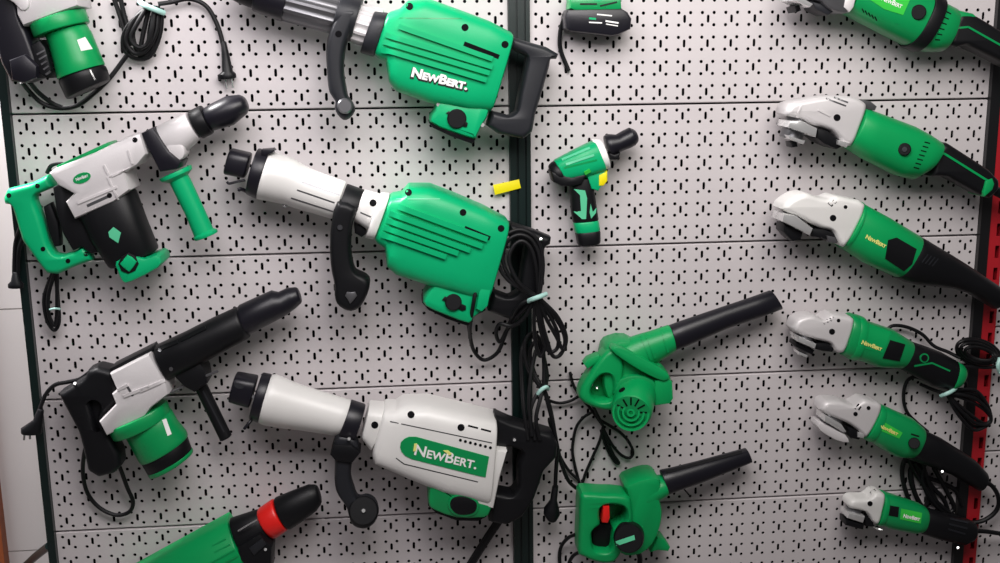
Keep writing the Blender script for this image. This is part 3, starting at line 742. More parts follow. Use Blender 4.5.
cord = T.tube('power_cord', None, 4.6, RUBBER, many=[
    [(22, 82, 50), (30, 92, 30), (42, 103, 18), (58, 108, 14), (76, 106, 18), (92, 95, 26), (108, 80, 24), (122, 62, 20), (132, 48, 24)],
    [(30, 82, 52), (38, 92, 30), (52, 103, 16), (62, 107.5, 14)],
    [(150, 6, 34), (134, 20, 36), (126, 40, 36), (134, 53, 34), (146, 50, 36), (156, 32, 38), (158, 10, 36)],
    [(148, 6, 40), (138, 22, 44), (131, 38, 44), (138, 47, 44), (147, 44, 44), (152, 28, 46), (154, 8, 42)],
    [(152, 6, 28), (128, 26, 24), (123, 46, 22), (134, 58, 22), (150, 56, 24), (160, 34, 28), (162, 8, 32)],
    [(150, 4, 30), (138, 16, 26), (133, 36, 26), (140, 56, 24), (148, 52, 26), (150, 30, 30), (156, 6, 30)],
    [(150, 6, 30), (144, 30, 28), (141, 52, 26), (152, 50, 26), (156, 24, 30), (158, 6, 30)],
    [(158, 4, 30), (172, 2, 24), (186, -1, 20), (198, 1, 18), (208, 8, 16), (216, 22, 15), (221, 36, 15), (224, 50, 15)],
    [(120, -4, 24), (124, 14, 22), (128, 28, 22), (130, 46, 22)], [(113, -4, 22), (120, 16, 20), (127, 40, 20)]])
T.tube('cord_tie', [(140, 2, 36), (146, 6, 52), (156, 10, 52), (164, 13, 40)], 5.5, TIE, par=cord)
pg = T.loft('plug', [(221, 42, 226, 41, 15, 6), (221.5, 54, 229, 53, 15, 8), (222, 72, 233, 71, 15, 11), (217.5, 75, 236, 73.5, 15, 14), (218, 80, 236.5, 78, 15, 14)], BLACK, par=cord, bev=2)
T.tube('plug_pin', None, 2.2, SILVER, par=cord, many=[[(225, 79, 12), (227, 89, 12)], [(231, 78, 18), (233, 88, 18)]])

# --- green drill with red ring at the bottom edge
T = Tool('hammer_drill', 'green drill with red ring and tapered black chuck, cut by the bottom edge', 'drill', 220, 550)
profile = [(-1, -1), (-1, -.15), (-.93, .1), (-.36, .96), (-.25, 1), (.7, 1), (.9, .85), (1, .6), (1, -1)]
bd = T.loft('housing', [(117, 581, 163, 648, 62, 50), (226.5, 521, 261, 571, 62, 50)], GREEN3, prof=profile, bev=3)
T.strokes('vent_slats', [(192 - 2 + k * 4.6, 561 + k * 5.6 - 3, 232 + k * 4.4 - 6, 541 + k * 5.4 - 2) for k in range(4)], 1.5, [bd], GREEN2, par=bd, off=1.6)
T.loft('neck', [(229, 519, 254, 566, 64, 40), (257, 510, 276, 541, 64, 34)], BLACK, bev=3)
T.prism('side_handle_collar', [(240, 540), (262, 527), (274, 540), (273, 566), (240, 580)], 40, 112, BLACK, b=7)
T.prism('collar_reflection', [(249, 549), (262, 539), (266, 545), (254, 556)], 108, 116, GREY, b=3)  # grey block stands in for a reflection on the black collar
T.lathe('button', (265.5, 549.5, 108), (265.5, 549.5, 114), [(0, 4), (1, 3)], CHROME)
T.tube('chrome_edge', [(238, 531, 106), (248, 525, 108), (257, 520, 108)], 1.6, SILVER)
T.loft('collar_ring', [(256.5, 511.5, 275, 537, 66, 35), (259, 508.5, 277.5, 536.5, 66, 37), (270, 501, 287.5, 529.5, 66, 37), (272.5, 500, 289, 528, 66, 34)], RED, bev=2)
T.loft('chuck', [(273, 499, 290, 529, 66, 35), (291, 491.5, 304, 520, 66, 31), (308, 485, 317, 510, 66, 26), (317, 485, 322.5, 502, 66, 17)], BLACK, bev=5)
# ------------------------------------------------------------------ cordless tools at the top of the right bay
T = Tool('cordless_drill', 'cordless tool cut off by the top edge, only green foot and dark battery showing', 'drill', 600, 10)
T.loft('grip', [(576, -60, 612, -60, 40, 22, 2.6), (577, -8, 614, -8, 40, 24, 2.6), (573, 3, 619, 3, 40, 29, 3)], GREEN, bev=3)
ft = T.prism('foot', [(571, -4), (570, 8.5), (577, 11), (618, 11), (622, 8.5), (621, -4)], 8, 68, GREEN2, front=True, b=5)
T.strokes('grip_groove', [(580, 4, 597, 4), (600, 6, 617, 2)], 1.6, [ft], BLACK, par=ft, off=1)
bt = T.prism('battery', [(568, 9.5), (565.5, 16), (566, 28), (569, 31), (612, 36), (618, 35), (631, 29), (632, 18.5), (628, 12), (622, 8.5)], 6, 72, NAVY, front=True, b=6)
T.strokes('print_line', [(597, 14.3, 612, 15.8)], 1.3, [bt], INK, par=bt, off=.4)
T.strokes('print_line', [(589, 22.3, 602, 22.9)], 1.3, [bt], INK, par=bt, off=.4)
T.strokes('print_line', [(605.5, 21, 618.5, 23)], 1.6, [bt], INK, par=bt, off=.4)
T.strokes('print_line', [(606, 24, 618, 26)], 1.0, [bt], INK, par=bt, off=.4)
T.strokes('print_mark', [(589, 18.3, 596, 18.9)], 2.0, [bt], GREEN, par=bt, off=.4)
T.tube('wrist_strap', [(569, 11, 40), (565, 17, 30), (561, 28, 18), (559.7, 42, 12), (561.5, 53, 8), (565.5, 63, 6), (568.8, 71, 6)], 4.6, BLACK)

T = Tool('cordless_drill', 'small green cordless drill with dark chuck and white collar, below the dark battery', 'drill', 585, 190)
T.loft('chuck', [(603, 136, 611, 158, 54, 24), (608, 134, 615, 155, 54, 24), (616, 134.5, 622, 151, 54, 21), (622, 131, 629, 148.5, 54, 22), (629, 127.5, 635, 145.5, 54, 21), (635.5, 130, 639, 140.5, 54, 13)], NAVY, bev=4)
T.prism('chuck_lever', [(607, 152), (613, 154), (619, 152), (617, 159), (610, 159)], 40, 74, BLACK, b=3)
T.loft('collar', [(590.5, 139, 604, 170, 54, 32), (601, 139.5, 610, 168, 54, 30)], INK, bev=3)
bd = T.loft('motor_housing', [(553, 160.5, 566, 182, 54, 28, 2.6), (575, 149, 587, 177, 54, 32, 2.8), (593.5, 140, 606, 171, 54, 33, 2.8)], GREEN, bev=4)
T.strokes('housing_rib', [(562, 160, 590, 148), (566, 164.5, 594, 155)], 2.2, [bd], MINT, par=bd, off=1.4)
T.strokes('housing_groove', [(564, 168, 597, 160)], 1.8, [bd], GREEN2, par=bd, off=.5)
T.strokes('direction_switch', [(584.5, 173, 590, 170)], 3.0, [bd], LIME, par=bd, off=3)
T.loft('rear_cap', [(547.5, 166, 558, 185, 54, 27), (554, 160, 568, 184, 54, 30)], BLACK, bev=5)
T.prism('lower_cap', [(549, 170), (556, 172), (570, 176), (586, 172), (580, 183), (570, 185), (560, 185), (552, 181)], 30, 82, BLACK, b=5)
T.prism('trigger_guard', [(585, 174), (604, 170), (602, 181), (597, 190), (590, 188)], 34, 74, GREEN, b=4)
T.prism('work_light', [(597, 174), (606, 170), (606, 180), (602, 185), (597, 185)], 36, 76, YELLOW, b=4)
gp = T.loft('grip', [(568, 178, 592, 178, 52, 22, 2.6), (570, 196, 595, 196, 52, 21, 2.6), (571, 212, 597, 210, 52, 20, 2.6), (573, 223, 598.5, 220, 52, 21, 2.6)], BLACK, bev=3)
T.decal('grip_inlay', [[(574, 189), (585, 190.5), (587, 198), (586, 219), (582, 219), (574, 211.5), (581, 211), (580, 195)]], [gp], MINT, par=gp, off=1.2)
T.decal('grip_inlay', [[(590.5, 204), (592.5, 212), (596, 208), (595.5, 213), (591, 218.5), (589.5, 212)]], [gp], MINT, par=gp, off=1.2)
T.loft('grip_collar', [(573, 222, 598, 219.5, 52, 23, 2.8), (575, 233, 600, 230, 52, 24, 2.8)], GREEN, bev=3)
T.loft('battery', [(575, 231.5, 600, 229, 52, 25, 3), (578, 246, 600, 243, 52, 25, 3)], BLACK, bev=5)

# ------------------------------------------------------------------ blowers
def front_disc_pts(cx, cy, r, n=24, ry=None):
    return [(cx + r * math.cos(2 * math.pi * k / n), cy + (ry or r) * math.sin(2 * math.pi * k / n)) for k in range(n)]
T = Tool('leaf_blower', 'green blower with round slotted motor end and long dark nozzle, upper of the two blowers', 'blower', 630, 380, 'green blowers beside the middle post')
T.loft('nozzle', [(669, 325.5, 675, 350, 70, 26), (681, 321, 687.5, 345.5, 70, 24), (722, 307, 728, 328, 64, 20), (752, 297, 758, 318, 56, 20), (771, 290.5, 782, 308.5, 50, 20, 2.6)], NAVY, bev=2)
nk = T.loft('outlet_neck', [(618, 343, 642, 374, 66, 36), (634, 336, 651, 366, 68, 33), (651, 331, 661, 360, 70, 30), (669, 325, 675, 351, 70, 29)], GREEN3, bev=2, sm=3)
T.strokes('neck_rib', [(641, 336, 651, 360), (646, 334, 655, 358), (662, 330, 668, 352)], 2.0, [nk], GREEN3, par=nk, off=2.0)
T.prism('fan_housing', [(606, 349), (614, 343), (630, 341), (650, 353), (664, 367), (672, 380), (672, 397), (668, 403), (655, 407), (640, 413), (622, 410), (610, 402), (604, 388), (603, 368)], 8, 88, GREEN3, front=True, b=12, sm=2)
T.prism('housing_rim', [(609, 346.5), (613, 343.5), (620, 345), (634, 351.5), (650, 360), (663, 368), (667, 374), (661, 378), (646, 372), (630, 363), (614, 352)], 60, 112, GREEN3, b=5, sm=2)
T.prism('side_clip', [(655, 381), (668, 378), (672.5, 382), (673.5, 399), (670, 404), (655, 406)], 40, 106, GREEN3, front=True, b=4)
hn = T.prism('handle', [(577.5, 391), (581, 381), (586, 373), (597, 356), (609, 345.5), (617, 350), (622, 362), (620, 380), (618, 398), (611, 407.5), (592, 404.5), (580, 398)], 40, 100, GREEN3, b=6, soft=10, holes=[[(589, 387), (598, 373), (608, 371), (611, 384), (609, 396), (594, 396)]], sm=2)
T.prism('handle_web', [(584, 384), (599, 364), (612, 362), (614, 396), (610, 402), (590, 400)], 24, 58, GREEN2, par=hn, b=3)
T.prism('trigger', [(583, 362.5), (587, 357.5), (598, 353), (600, 357), (591, 364), (586, 367)], 55, 92, GREEN3, b=4)
md = T.lathe('motor_housing', (636.5, 390, 70), (631, 412.5, 150), [(0, 44), (.6, 44), (.95, 43), (1, 40)], GREEN3)
for k, (rr, hh) in enumerate(((39, 3), (29, 3), (19, 3), (9, 3))):
    T.lathe('grille_ring', (631, 412.5, 149), (630.9, 412.9, 153.5), [(0, rr), (1, rr - .5), (1, rr - 4.5), (0, rr - 5)], GREEN3, par=md)
polys = []
for k in range(12):
    a = 2 * math.pi * k / 12
    polys.append((631 + 7.5 * math.cos(a), 412.5 + 7.5 * math.sin(a) * .95, 631 + 16 * math.cos(a), 412.5 + 16 * math.sin(a) * .95))
T.strokes('grille_slots', polys, 1.7, [md], DARK, par=md, off=.3)
T.prism('motor_collar', [(612, 392), (618, 378), (634, 373), (652, 378), (656, 392), (640, 388), (622, 390)], 70, 104, GREEN2, b=6, sm=2)
T.dots('vent_slot', [(622, 390)], 3.6, [md], DARK, par=md, ry=1.8, rot=-.6)
T.tube('power_cord', None, 3.4, RUBBER, many=[
    [(590, 400, 46), (596, 412, 36), (603, 426, 24)],
    [(570, 372, 10), (573, 384, 12), (580, 396, 18), (590, 408, 24), (603, 426, 24)],
    [(545, 399, 26), (558, 403, 14), (570, 401, 14), (579, 396, 18)],
    [(592, 412, 20), (583, 418, 16), (576, 428, 12), (572.8, 444, 10), (573, 456, 10), (577, 474, 10), (581, 485, 12), (586, 472, 12), (593, 456, 12), (600, 440, 16), (603, 427, 22)],
    [(600, 420, 24), (612, 427, 18), (622, 434, 14), (630, 444, 12), (633, 453, 12), (629, 458, 12), (620, 454, 12), (611, 443, 16), (603, 428, 22)],
    [(603, 428, 20), (607, 440, 16), (613, 454, 12), (619, 463, 10), (614, 461, 10), (606, 446, 12), (601, 430, 18)],
    [(579, 480, 12), (570, 472, 10), (561, 458, 10), (554, 440, 16), (549, 420, 30)]])

T = Tool('leaf_blower', 'green blower with square handle opening and red trigger, lower of the two blowers', 'blower', 620, 520, 'green blowers beside the middle post')
nz = T.loft('nozzle', [(660, 470.5, 668, 494, 66, 27), (672, 468, 679, 490, 66, 24), (697, 461.5, 704, 481.5, 60, 20), (746.5, 448.5, 751.5, 461.5, 46, 17, 2.5)], NAVY, bev=2)
T.strokes('nozzle_ridge', [(666, 472.5, 742, 452)], 2.6, [nz], BLACK, par=nz, off=1.5)
T.tube('wire_hook', [(680, 484, 40), (684, 489, 44), (690, 496, 46)], 1.8, BLACK)
T.loft('outlet_neck', [(636, 481, 648, 512, 60, 36), (650, 477, 656, 502, 64, 33), (662.5, 475.5, 668, 494, 66, 29)], GREEN3, bev=3, sm=2)
T.prism('fan_housing', [(626, 489), (634, 483), (650, 478), (660, 480), (662, 490), (660, 499), (663, 512), (661, 528), (654, 544), (642, 555), (626, 557), (618, 550), (617, 534), (627, 520), (630, 504)], 8, 96, GREEN3, front=True, b=10, sm=2)
T.prism('mounting_foot', [(655, 533), (662, 535), (668, 543), (666, 547), (656, 546), (648, 548)], 10, 60, GREEN3, b=5)
hn = T.prism('handle', [(578, 491), (584, 487.5), (600, 488.5), (624, 490), (629, 500), (630, 520), (622, 540), (612, 556), (594, 556), (580, 550), (576, 546), (577, 516)], 36, 110, GREEN3, b=8, soft=10, holes=[[(598, 500.5), (621, 501), (623, 514), (618, 520), (611, 524), (609, 540), (605, 545), (592, 543), (590, 536), (590, 524), (598, 519)]], sm=2)
T.prism('handle_web', [(588, 500), (626, 500), (626, 522), (610, 546), (588, 546)], 20, 50, GREEN2, par=hn, b=3)
T.prism('trigger', [(601, 502), (607.5, 502.5), (608, 513), (606, 518.5), (600, 518), (600.5, 512)], 60, 112, RED, b=4)
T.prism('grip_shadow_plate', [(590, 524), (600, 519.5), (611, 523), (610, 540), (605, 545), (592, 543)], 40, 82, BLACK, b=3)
md = T.lathe('motor_cap', (629.5, 533.5, 70), (628.5, 538.5, 136), [(0, 33), (.8, 33), (.95, 31.5), (1, 29)], BLACK)
T.decal('badge', [[(615.7, 541.3), (634.2, 535), (635.2, 539.6), (616.8, 546)]], [md], MINT, par=md, off=1.0)
T.tube('power_cord', None, 4.2, RUBBER, many=[
    [(577, 534, 60), (568, 538, 34), (561, 547, 16), (559.5, 560, 12), (563, 580, 10)]])
T.tube('cord_loop', None, 4.2, RUBBER, many=[
    [(580, 552, 60), (573, 556, 40), (568, 566, 26), (566, 582, 20)]])
T.tube('cable_guard', [(638, 552, 70), (640, 560, 60), (638, 580, 50)], 6, BLACK)

# ------------------------------------------------------------------ angle grinders down the right side
G_GRD = 'angle grinders in a column on the right bay'
def spindle(T, body, A, B, r, dz, th=0.42, m=WHITE):
    """flange and nut below the gear head: short cylinder from A to B (px), radius r mm at depth dz"""
    return T.lathe('spindle_flange', (A[0], A[1], dz), (B[0], B[1], dz), [(0, r), (.3, r), (.34, r * .7), (.55, r * .7), (.58, r * 1.05), (.72, r * 1.05), (.75, r * .45), (1, r * .4)], m)

# 1 cut by the top edge
T = Tool('angle_grinder', 'shaded green angle grinder with bright lime label, cut off by the top edge', 'angle grinder', 900, 20, G_GRD)
bd = T.loft('motor_housing', [(866, -36, 842, 13, 70, 52), (905, -18, 882, 34, 70, 54), (930, -4, 906, 46, 70, 54), (945, 4, 925, 52, 70, 52), (955, 9, 940, 52, 70, 46)], GREEN2, bev=4, n=2.4)
T.loft('band', [(930, -8, 903.5, 47, 70, 58, 2.4), (941, -2, 915, 52.5, 70, 58, 2.4)], BLACK, bev=2)
lb = T.decal('label', [[(866, -3), (874, -16), (911, -3), (903, 15), (884, 9)]], [bd], LIME, par=bd, off=1)
T.text('lettering', 'NewBert', 881, 0, 901, 8.5, 5, [lb], INK, par=lb, off=.8, small=True)
T.lathe('brush_cap', (918, 12, 118), (918.6, 12.4, 129), [(0, 15), (.8, 15), (1, 13)], BLACK)
T.strokes('vent_slots', [(862 + 3.2 * k, 8.5 + 2 * k, 864 + 3.2 * k, 12.5 + 2 * k) for k in range(5)], 1.2, [bd], DARK, par=bd, off=.4)
T.strokes('rear_vents', [(951 - 2.2 * k, 14 + 5.2 * k, 946 - 2.2 * k, 11.5 + 5.6 * k) for k in range(6)], 1.2, [bd], DARK, par=bd, off=.4)
T.prism('gear_housing', [(790, -40), (846, -24), (848, -4), (842, 12), (832, 14), (820, 9), (812, 2), (796, -6)], 24, 116, STEEL, b=8, sm=2)
T.prism('front_flange', [(838, -2), (849, -4), (846, 8), (842, 13), (836, 8)], 40, 118, ALU, b=3)
T.prism('guard', [(786, -6), (792, -3), (806, 5), (803, 8), (788, 1)], 44, 124, CHROME, b=2)
T.prism('lock_nut', [(790, 7), (795, 5), (797, 11), (792, 13)], 40, 90, BLACK, b=2)
T.prism('guard_clamp', [(806, 2), (818, 5), (828, 12), (822, 16), (810, 10)], 40, 104, GREY, b=3)
hd = T.prism('rear_handle', [(952, 14), (966, 14), (975, 19), (995, 31), (1010, 40), (1015, 72), (1000, 65), (991, 60), (968, 49), (960, 45), (950, 48), (942, 44)], 40, 106, BLACK, b=8, soft=10)
T.strokes('handle_ridge', [(957, 28, 968, 27), (968, 27, 1000, 45)], 2.0, [hd], GREEN2, par=hd, off=1.5)
T.prism('handle_spine', [(950, 10), (967, 14), (974, 21), (966, 26), (955, 32), (946, 40), (940, 46)], 46, 104, GREEN2, b=6)

# 2 big, fully green with black handle
T = Tool('angle_grinder', 'large green angle grinder with silver head and green-ridged black handle, second from the top', 'angle grinder', 880, 145, G_GRD)
gh = T.prism('gear_housing', [(780, 113), (784, 103), (800, 99), (822, 95.5), (845, 96), (857, 101), (860, 107), (853, 127), (845, 145), (834, 139), (826, 130), (808, 124), (796, 118), (784, 115.5)], 32, 112, ALU, sm=2, soft=10)
T.dots('screw', [(837, 117.6)], 3.5, [gh], DARK, par=gh)
T.strokes('vent_slots', [(826, 98.5, 846, 106), (834, 97.5, 848, 102.5)], 1.5, [gh], STEEL, par=gh, off=.6)
T.strokes('head_ridge', [(797, 117, 802, 104), (818, 110, 830, 116)], 1.6, [gh], ALU, par=gh, off=2.0)
T.prism('spindle_lock', [(853, 98.5), (866, 101), (872, 106), (870, 110), (860, 109)], 40, 92, STEEL, b=3)
T.loft('spindle', [(788, 116, 806, 122.5, 66, 34), (780, 136, 800, 143, 66, 30)], STEEL, bev=2)
T.prism('guard', [(784, 120), (796, 120), (811, 127.5), (809.5, 136), (781.5, 126)], 49, 122, CHROME, b=3)
T.prism('disc_washer', [(783.5, 134.5), (801, 140), (799, 143.5), (786, 138.5)], 55, 106, CHROME, b=1.5)
T.prism('lock_nut', [(788, 142), (794, 141.5), (795, 146), (789, 147)], 55, 90, BLACK, b=2)
T.prism('guard_clamp', [(811, 127), (820, 129), (832, 138), (838, 144), (830, 148), (818, 143), (810, 137)], 30, 104, BLACK, b=4)
T.prism('clamp_bolt', [(834, 139), (846, 142), (843, 147), (834, 144)], 70, 112, CHROME, b=3)
bd = T.loft('motor_housing', [(860.5, 106.5, 844, 147, 68, 50), (876, 112, 861, 158, 68, 52), (913, 126, 894, 175, 68, 53), (928, 134, 910, 179, 68, 50), (940, 142, 922, 172, 68, 44)], GREEN3, bev=3, n=2.4)
T.lathe('brush_cap', (904.2, 149, 116), (904.6, 149.4, 126), [(0, 13), (.8, 13), (1, 11)], BLACK)
T.lathe('cap_slot', (904.6, 149.4, 125), (904.6, 149.4, 127.5), [(0, 6), (1, 5)], GREY)
T.strokes('vent_slots', [(930 - 1.8 * k, 143.5 + 4.2 * k, 924.5 - 1.8 * k, 142 + 4.2 * k) for k in range(7)], 1.2, [bd], DARK, par=bd, off=.4)
hd = T.prism('rear_handle', [(936, 143), (942, 142), (956, 151), (983, 168.5), (993, 179), (993, 188), (984, 197), (974, 193.5), (951, 181), (942, 176), (926, 175), (928, 160)], 36, 100, BLACK, b=8, soft=10)
T.strokes('handle_ridge', [(932, 156, 944, 153.5), (944, 153.5, 988, 181)], 2.2, [hd], GREEN3, par=hd, off=1.5)
T.prism('handle_end_ring', [(986, 181), (993, 178.5), (995, 184), (993, 190), (985, 197), (983, 192)], 32, 104, GREEN3, front=True, b=4)
T.loft('cord_sleeve', [(990, 182, 987, 192, 66, 12), (1004, 190, 1001, 199, 64, 8), (1016, 197, 1013, 205, 60, 8)], BLACK, bev=2)

# 3 big, black rear
T = Tool('angle_grinder', 'large angle grinder with smooth white head and long black rear body, third from the top', 'angle grinder', 880, 240, G_GRD)
gh = T.prism('gear_housing', [(777, 207), (785, 197), (800, 191), (811, 195), (823, 197), (830, 194), (845, 197), (859, 202.5), (851, 224), (838, 245), (830, 237), (826, 228), (815, 226), (792, 214)], 32, 112, WHITE, sm=2, soft=10)
T.dots('screw', [(833, 218)], 3.2, [gh], DARK, par=gh); T.dots('screw', [(845.5, 207)], 1.9, [gh], DARK, par=gh)
T.strokes('vent_slots', [(828.5, 202.5, 832.5, 206), (833, 200.5, 836, 203)], 2.4, [gh], DARK, par=gh, off=.4)
T.loft('spindle', [(784, 210, 804, 220, 66, 36), (779, 224, 798, 234, 66, 32)], STEEL, bev=2)
T.prism('guard', [(778, 211.5), (789, 213), (807, 226), (804, 233), (776.5, 219)], 48, 118, CHROME, b=3)
T.prism('disc_flange', [(780, 222), (799, 231), (797, 238.5), (788, 239.5), (779, 230)], 51, 102, BLACK, b=5)
T.prism('guard_clamp', [(806, 226), (818, 226.5), (829, 231), (832, 240), (824, 238), (806, 234)], 30, 104, BLACK, b=4)
T.prism('clamp_bolt', [(823, 234), (832, 236), (834, 242), (826, 241)], 70, 110, STEEL, b=2)
bd = T.loft('motor_housing', [(860, 202, 838, 246, 68, 48), (888, 217, 862, 262, 68, 50), (919.5, 236, 895, 277, 68, 50)], GREEN3, bev=3, n=2.4)
T.loft('housing_lip', [(859.5, 201, 837, 246, 68, 50, 2.4), (862, 202, 840, 248, 68, 51, 2.4)], GREEN3, bev=1)
T.decal('switch_patch', [[(888, 240), (896.5, 237.5), (916.5, 249), (912, 264), (904, 271), (885, 258.5)]], [bd], BLACK, par=bd, off=1.2)
T.text('lettering', 'NewBert', 865, 238, 885, 248, 4.2, [bd], INKY, par=bd, off=1, small=True, bold=.04)
rr = T.loft('rear_body', [(917, 235, 893, 277, 68, 51, 2.4), (923, 238, 902, 281, 68, 50, 2.4), (933, 244, 913, 284, 66, 46, 2.4), (950, 254, 934, 286, 64, 38, 2.4), (966, 264, 951, 288, 62, 32, 2.4), (981, 274, 967, 293, 62, 30), (1005, 290, 993, 309, 62, 29)], BLACK, bev=3)
T.strokes('vent_slots', [(922 + 3.4 * k, 268 - 5.5 + 1.2 * k, 928 + 3.4 * k, 259.5 - 5 + 1.4 * k) for k in range(4)], 1.1, [rr], GREY, par=rr, off=.8)

# 4 smaller with coiled cord
T = Tool('angle_grinder', 'green angle grinder with square black switch patch and two coils of cord at its tail', 'angle grinder', 870, 340, G_GRD)
gh = T.prism('gear_housing', [(790, 322), (796, 315), (810, 312.3), (819, 317), (827, 311), (841, 313.5), (850, 317), (846, 334), (839.5, 350), (830, 348), (827, 341), (816, 338), (791, 330)], 26, 86, ALU, sm=2, soft=9)
T.dots('screw', [(832, 331.7)], 3.0, [gh], DARK, par=gh); T.dots('screw', [(838.5, 320.5)], 1.8, [gh], DARK, par=gh)
T.strokes('vent_slots', [(824, 324, 827.5, 319.5), (827.5, 322.5, 830.5, 318), (830.8, 321, 833.4, 317)], 1.5, [gh], DARK, par=gh, off=.4)
T.loft('spindle', [(797, 331, 812, 338, 52, 26), (793, 346, 807, 353, 52, 23)], STEEL, bev=2)
T.prism('guard', [(794, 333.3), (812, 341), (810.3, 346), (793.4, 338.6)], 38, 92, CHROME, b=2.5)
T.prism('disc_flange', [(793, 340), (811, 348), (808.6, 352.5), (792, 344)], 37, 80, BLACK, b=2.5)
T.prism('disc_washer', [(796, 349.5), (805.5, 353.2), (804, 356), (796, 352.5)], 38, 72, CHROME, b=1.5)
T.prism('guard_clamp', [(812, 340), (822, 340), (830, 345), (828, 349), (818, 348), (811, 346)], 24, 78, BLACK, b=3)
bd = T.loft('motor_housing', [(850, 312.5, 838.5, 353.5, 52, 38), (857, 315, 846, 357, 52, 40), (868, 321, 858, 360, 52, 38), (892, 329, 877, 366.5, 52, 38), (912, 341.5, 899, 367.5, 50, 34)], GREEN2, bev=3, n=2.4)
T.loft('housing_ring', [(857, 314.5, 845.5, 357.5, 52, 41, 2.4), (864, 317, 853, 360, 52, 41, 2.4)], GREEN3, bev=2)
lp = T.decal('lime_patch', [[(866, 323), (891, 332), (883, 353), (859, 347)]], [bd], GREEN3, par=bd, off=.8)
T.decal('switch_patch', [[(890, 340), (905, 344.5), (899.5, 361), (882.5, 358)]], [bd], BLACK, par=bd, off=1.6)
T.text('lettering', 'NewBert', 861, 343.5, 881, 350.8, 4.0, [lp, bd], INKY, par=bd, off=1.6, small=True, bold=.04)
rr = T.loft('rear_body', [(910, 341, 897, 367.5, 50, 35, 2.4), (925, 346, 910, 374, 48, 32, 2.4), (941, 352, 930, 385, 48, 29, 2.4), (957, 361, 948, 389.5, 48, 28, 2.4)], BLACK, bev=3)
T.loft('tail_cap', [(956, 360.5, 947, 390, 48, 30, 2.4), (962, 364, 955, 387, 48, 28, 2.4), (965.5, 369, 960, 383, 48, 20, 2.4)], GREEN2, bev=4)
T.dots('lock_ring', [(924, 358)], 4.6, [rr], GREEN2, par=rr, off=1.4)
T.dots('lock_button', [(924, 358)], 3.2, [rr], BLACK, par=rr, off=2.2)
T.strokes('ridge', [(914, 366, 932, 363), (932, 363, 950, 371)], 1.6, [rr], GREEN2, par=rr, off=1)
c1 = []
for k, (rx, ry, d) in enumerate(((20, 11, 52), (17, 8.5, 58), (22, 13.5, 46), (14, 6, 62))):
    c1.append([(977 + rx * math.cos(a) + .8 * k, 352 + k * .6 + ry * math.sin(a) + .22 * rx * math.cos(a), d + 6 * math.sin(2 * a)) for a in [2 * math.pi * j / 14 + .4 for j in range(15)]])
c2 = []
for k, (w, d) in enumerate(((-6, 54), (8, 60), (20, 50), (32, 56))):
    c2.append([(947, 394, 56), (960, 396 - w * .2, d), (976, 402 - w * .35, d), (987, 411 - w * .2, d), (991, 420, d), (984, 424 + w * .1, d), (972, 418 + w * .35, d), (957, 405 + w * .25, d), (947, 394, 56)])
cord = T.tube('power_cord', None, 4.0, RUBBER, many=c1 + c2 + [
    [(962, 377, 48), (966, 386, 44), (960, 396, 44), (947, 394, 50), (934, 390, 40), (920, 384, 30)],
    [(884, 336, 24), (890, 327, 20), (899, 325.6, 18), (911, 328.5, 18), (923, 335, 20), (934, 346, 26), (948, 352, 34), (960, 358, 44)],
    [(925, 380, 30), (914, 377, 22), (906, 383, 16), (903.5, 398, 14), (907, 412, 14), (916, 422, 14), (928, 432, 20)],
    [(957, 366, 44), (975, 367, 46), (1000, 367, 44), (1015, 366, 40)]])
T.tube('cord_tie', [(941, 396, 58), (946, 394, 70), (952, 391, 70), (956, 388, 60)], 4.5, TIE, par=cord)
T.tube('cord_tie', [(1000, 358, 60), (998, 366, 66), (1000, 373, 60)], 4.5, TIE, par=cord)

# 5
T = Tool('angle_grinder', 'green angle grinder with tilted guard and yellowish label, below the one with coiled cord', 'angle grinder', 880, 425, G_GRD)
gh = T.prism('gear_housing', [(817, 404), (822, 397.5), (838, 398), (849, 402), (859, 396), (868, 398), (877.5, 402), (872, 418), (862, 434), (856, 429), (843, 419.5), (819, 409.5)], 26, 86, ALU, sm=2, soft=9)
T.dots('screw', [(855.5, 414)], 2.2, [gh], DARK, par=gh); T.dots('screw', [(868.5, 408)], 2.0, [gh], DARK, par=gh)
T.strokes('vent_slots', [(855, 409, 859, 404), (858.5, 410, 861, 406.5)], 1.5, [gh], DARK, par=gh, off=.4)
T.loft('spindle', [(824, 408, 843, 419, 52, 26), (820, 420, 836, 430, 52, 23)], STEEL, bev=2)
T.prism('guard', [(820.5, 411), (837, 420.5), (842, 428), (838, 428.5), (820, 417.5)], 37, 90, CHROME, b=2.5)
T.prism('disc_plate', [(814.5, 421), (818, 419.5), (833, 427), (841, 431), (845, 439), (832, 436.5), (816, 427)], 37, 86, ALU, b=3, sm=2)
T.prism('guard_clamp', [(842, 422), (852, 426), (858, 432), (854, 436), (846, 434)], 24, 78, BLACK, b=3)
T.prism('clamp_bolt', [(855, 430), (862, 432), (861, 436), (855, 435)], 50, 82, CHROME, b=2)
bd = T.loft('motor_housing', [(878.5, 403, 862, 436, 52, 36), (896, 411, 878, 447, 52, 37), (912, 418, 895, 456, 52, 37), (924, 428, 910, 457, 52, 32)], GREEN2, bev=4, n=2.4)
T.loft('housing_ring', [(877.5, 402.5, 861, 436.5, 52, 38, 2.4), (884, 405.5, 867, 441, 52, 38, 2.4)], GREEN3, bev=2)
lb = T.decal('label', [[(880.5, 420), (902.5, 432.7), (899, 438.5), (876.2, 428.7)]], [bd], LIME, par=bd, off=.9)
T.text('lettering', 'NewBert', 879, 427, 897, 435.6, 3.6, [lb], INKY, par=lb, off=1.2, small=True, bold=.04)
T.lathe('brush_cap', (914, 443, 86), (914.2, 443.3, 97), [(0, 12.5), (.8, 12.5), (1, 11)], BLACK)
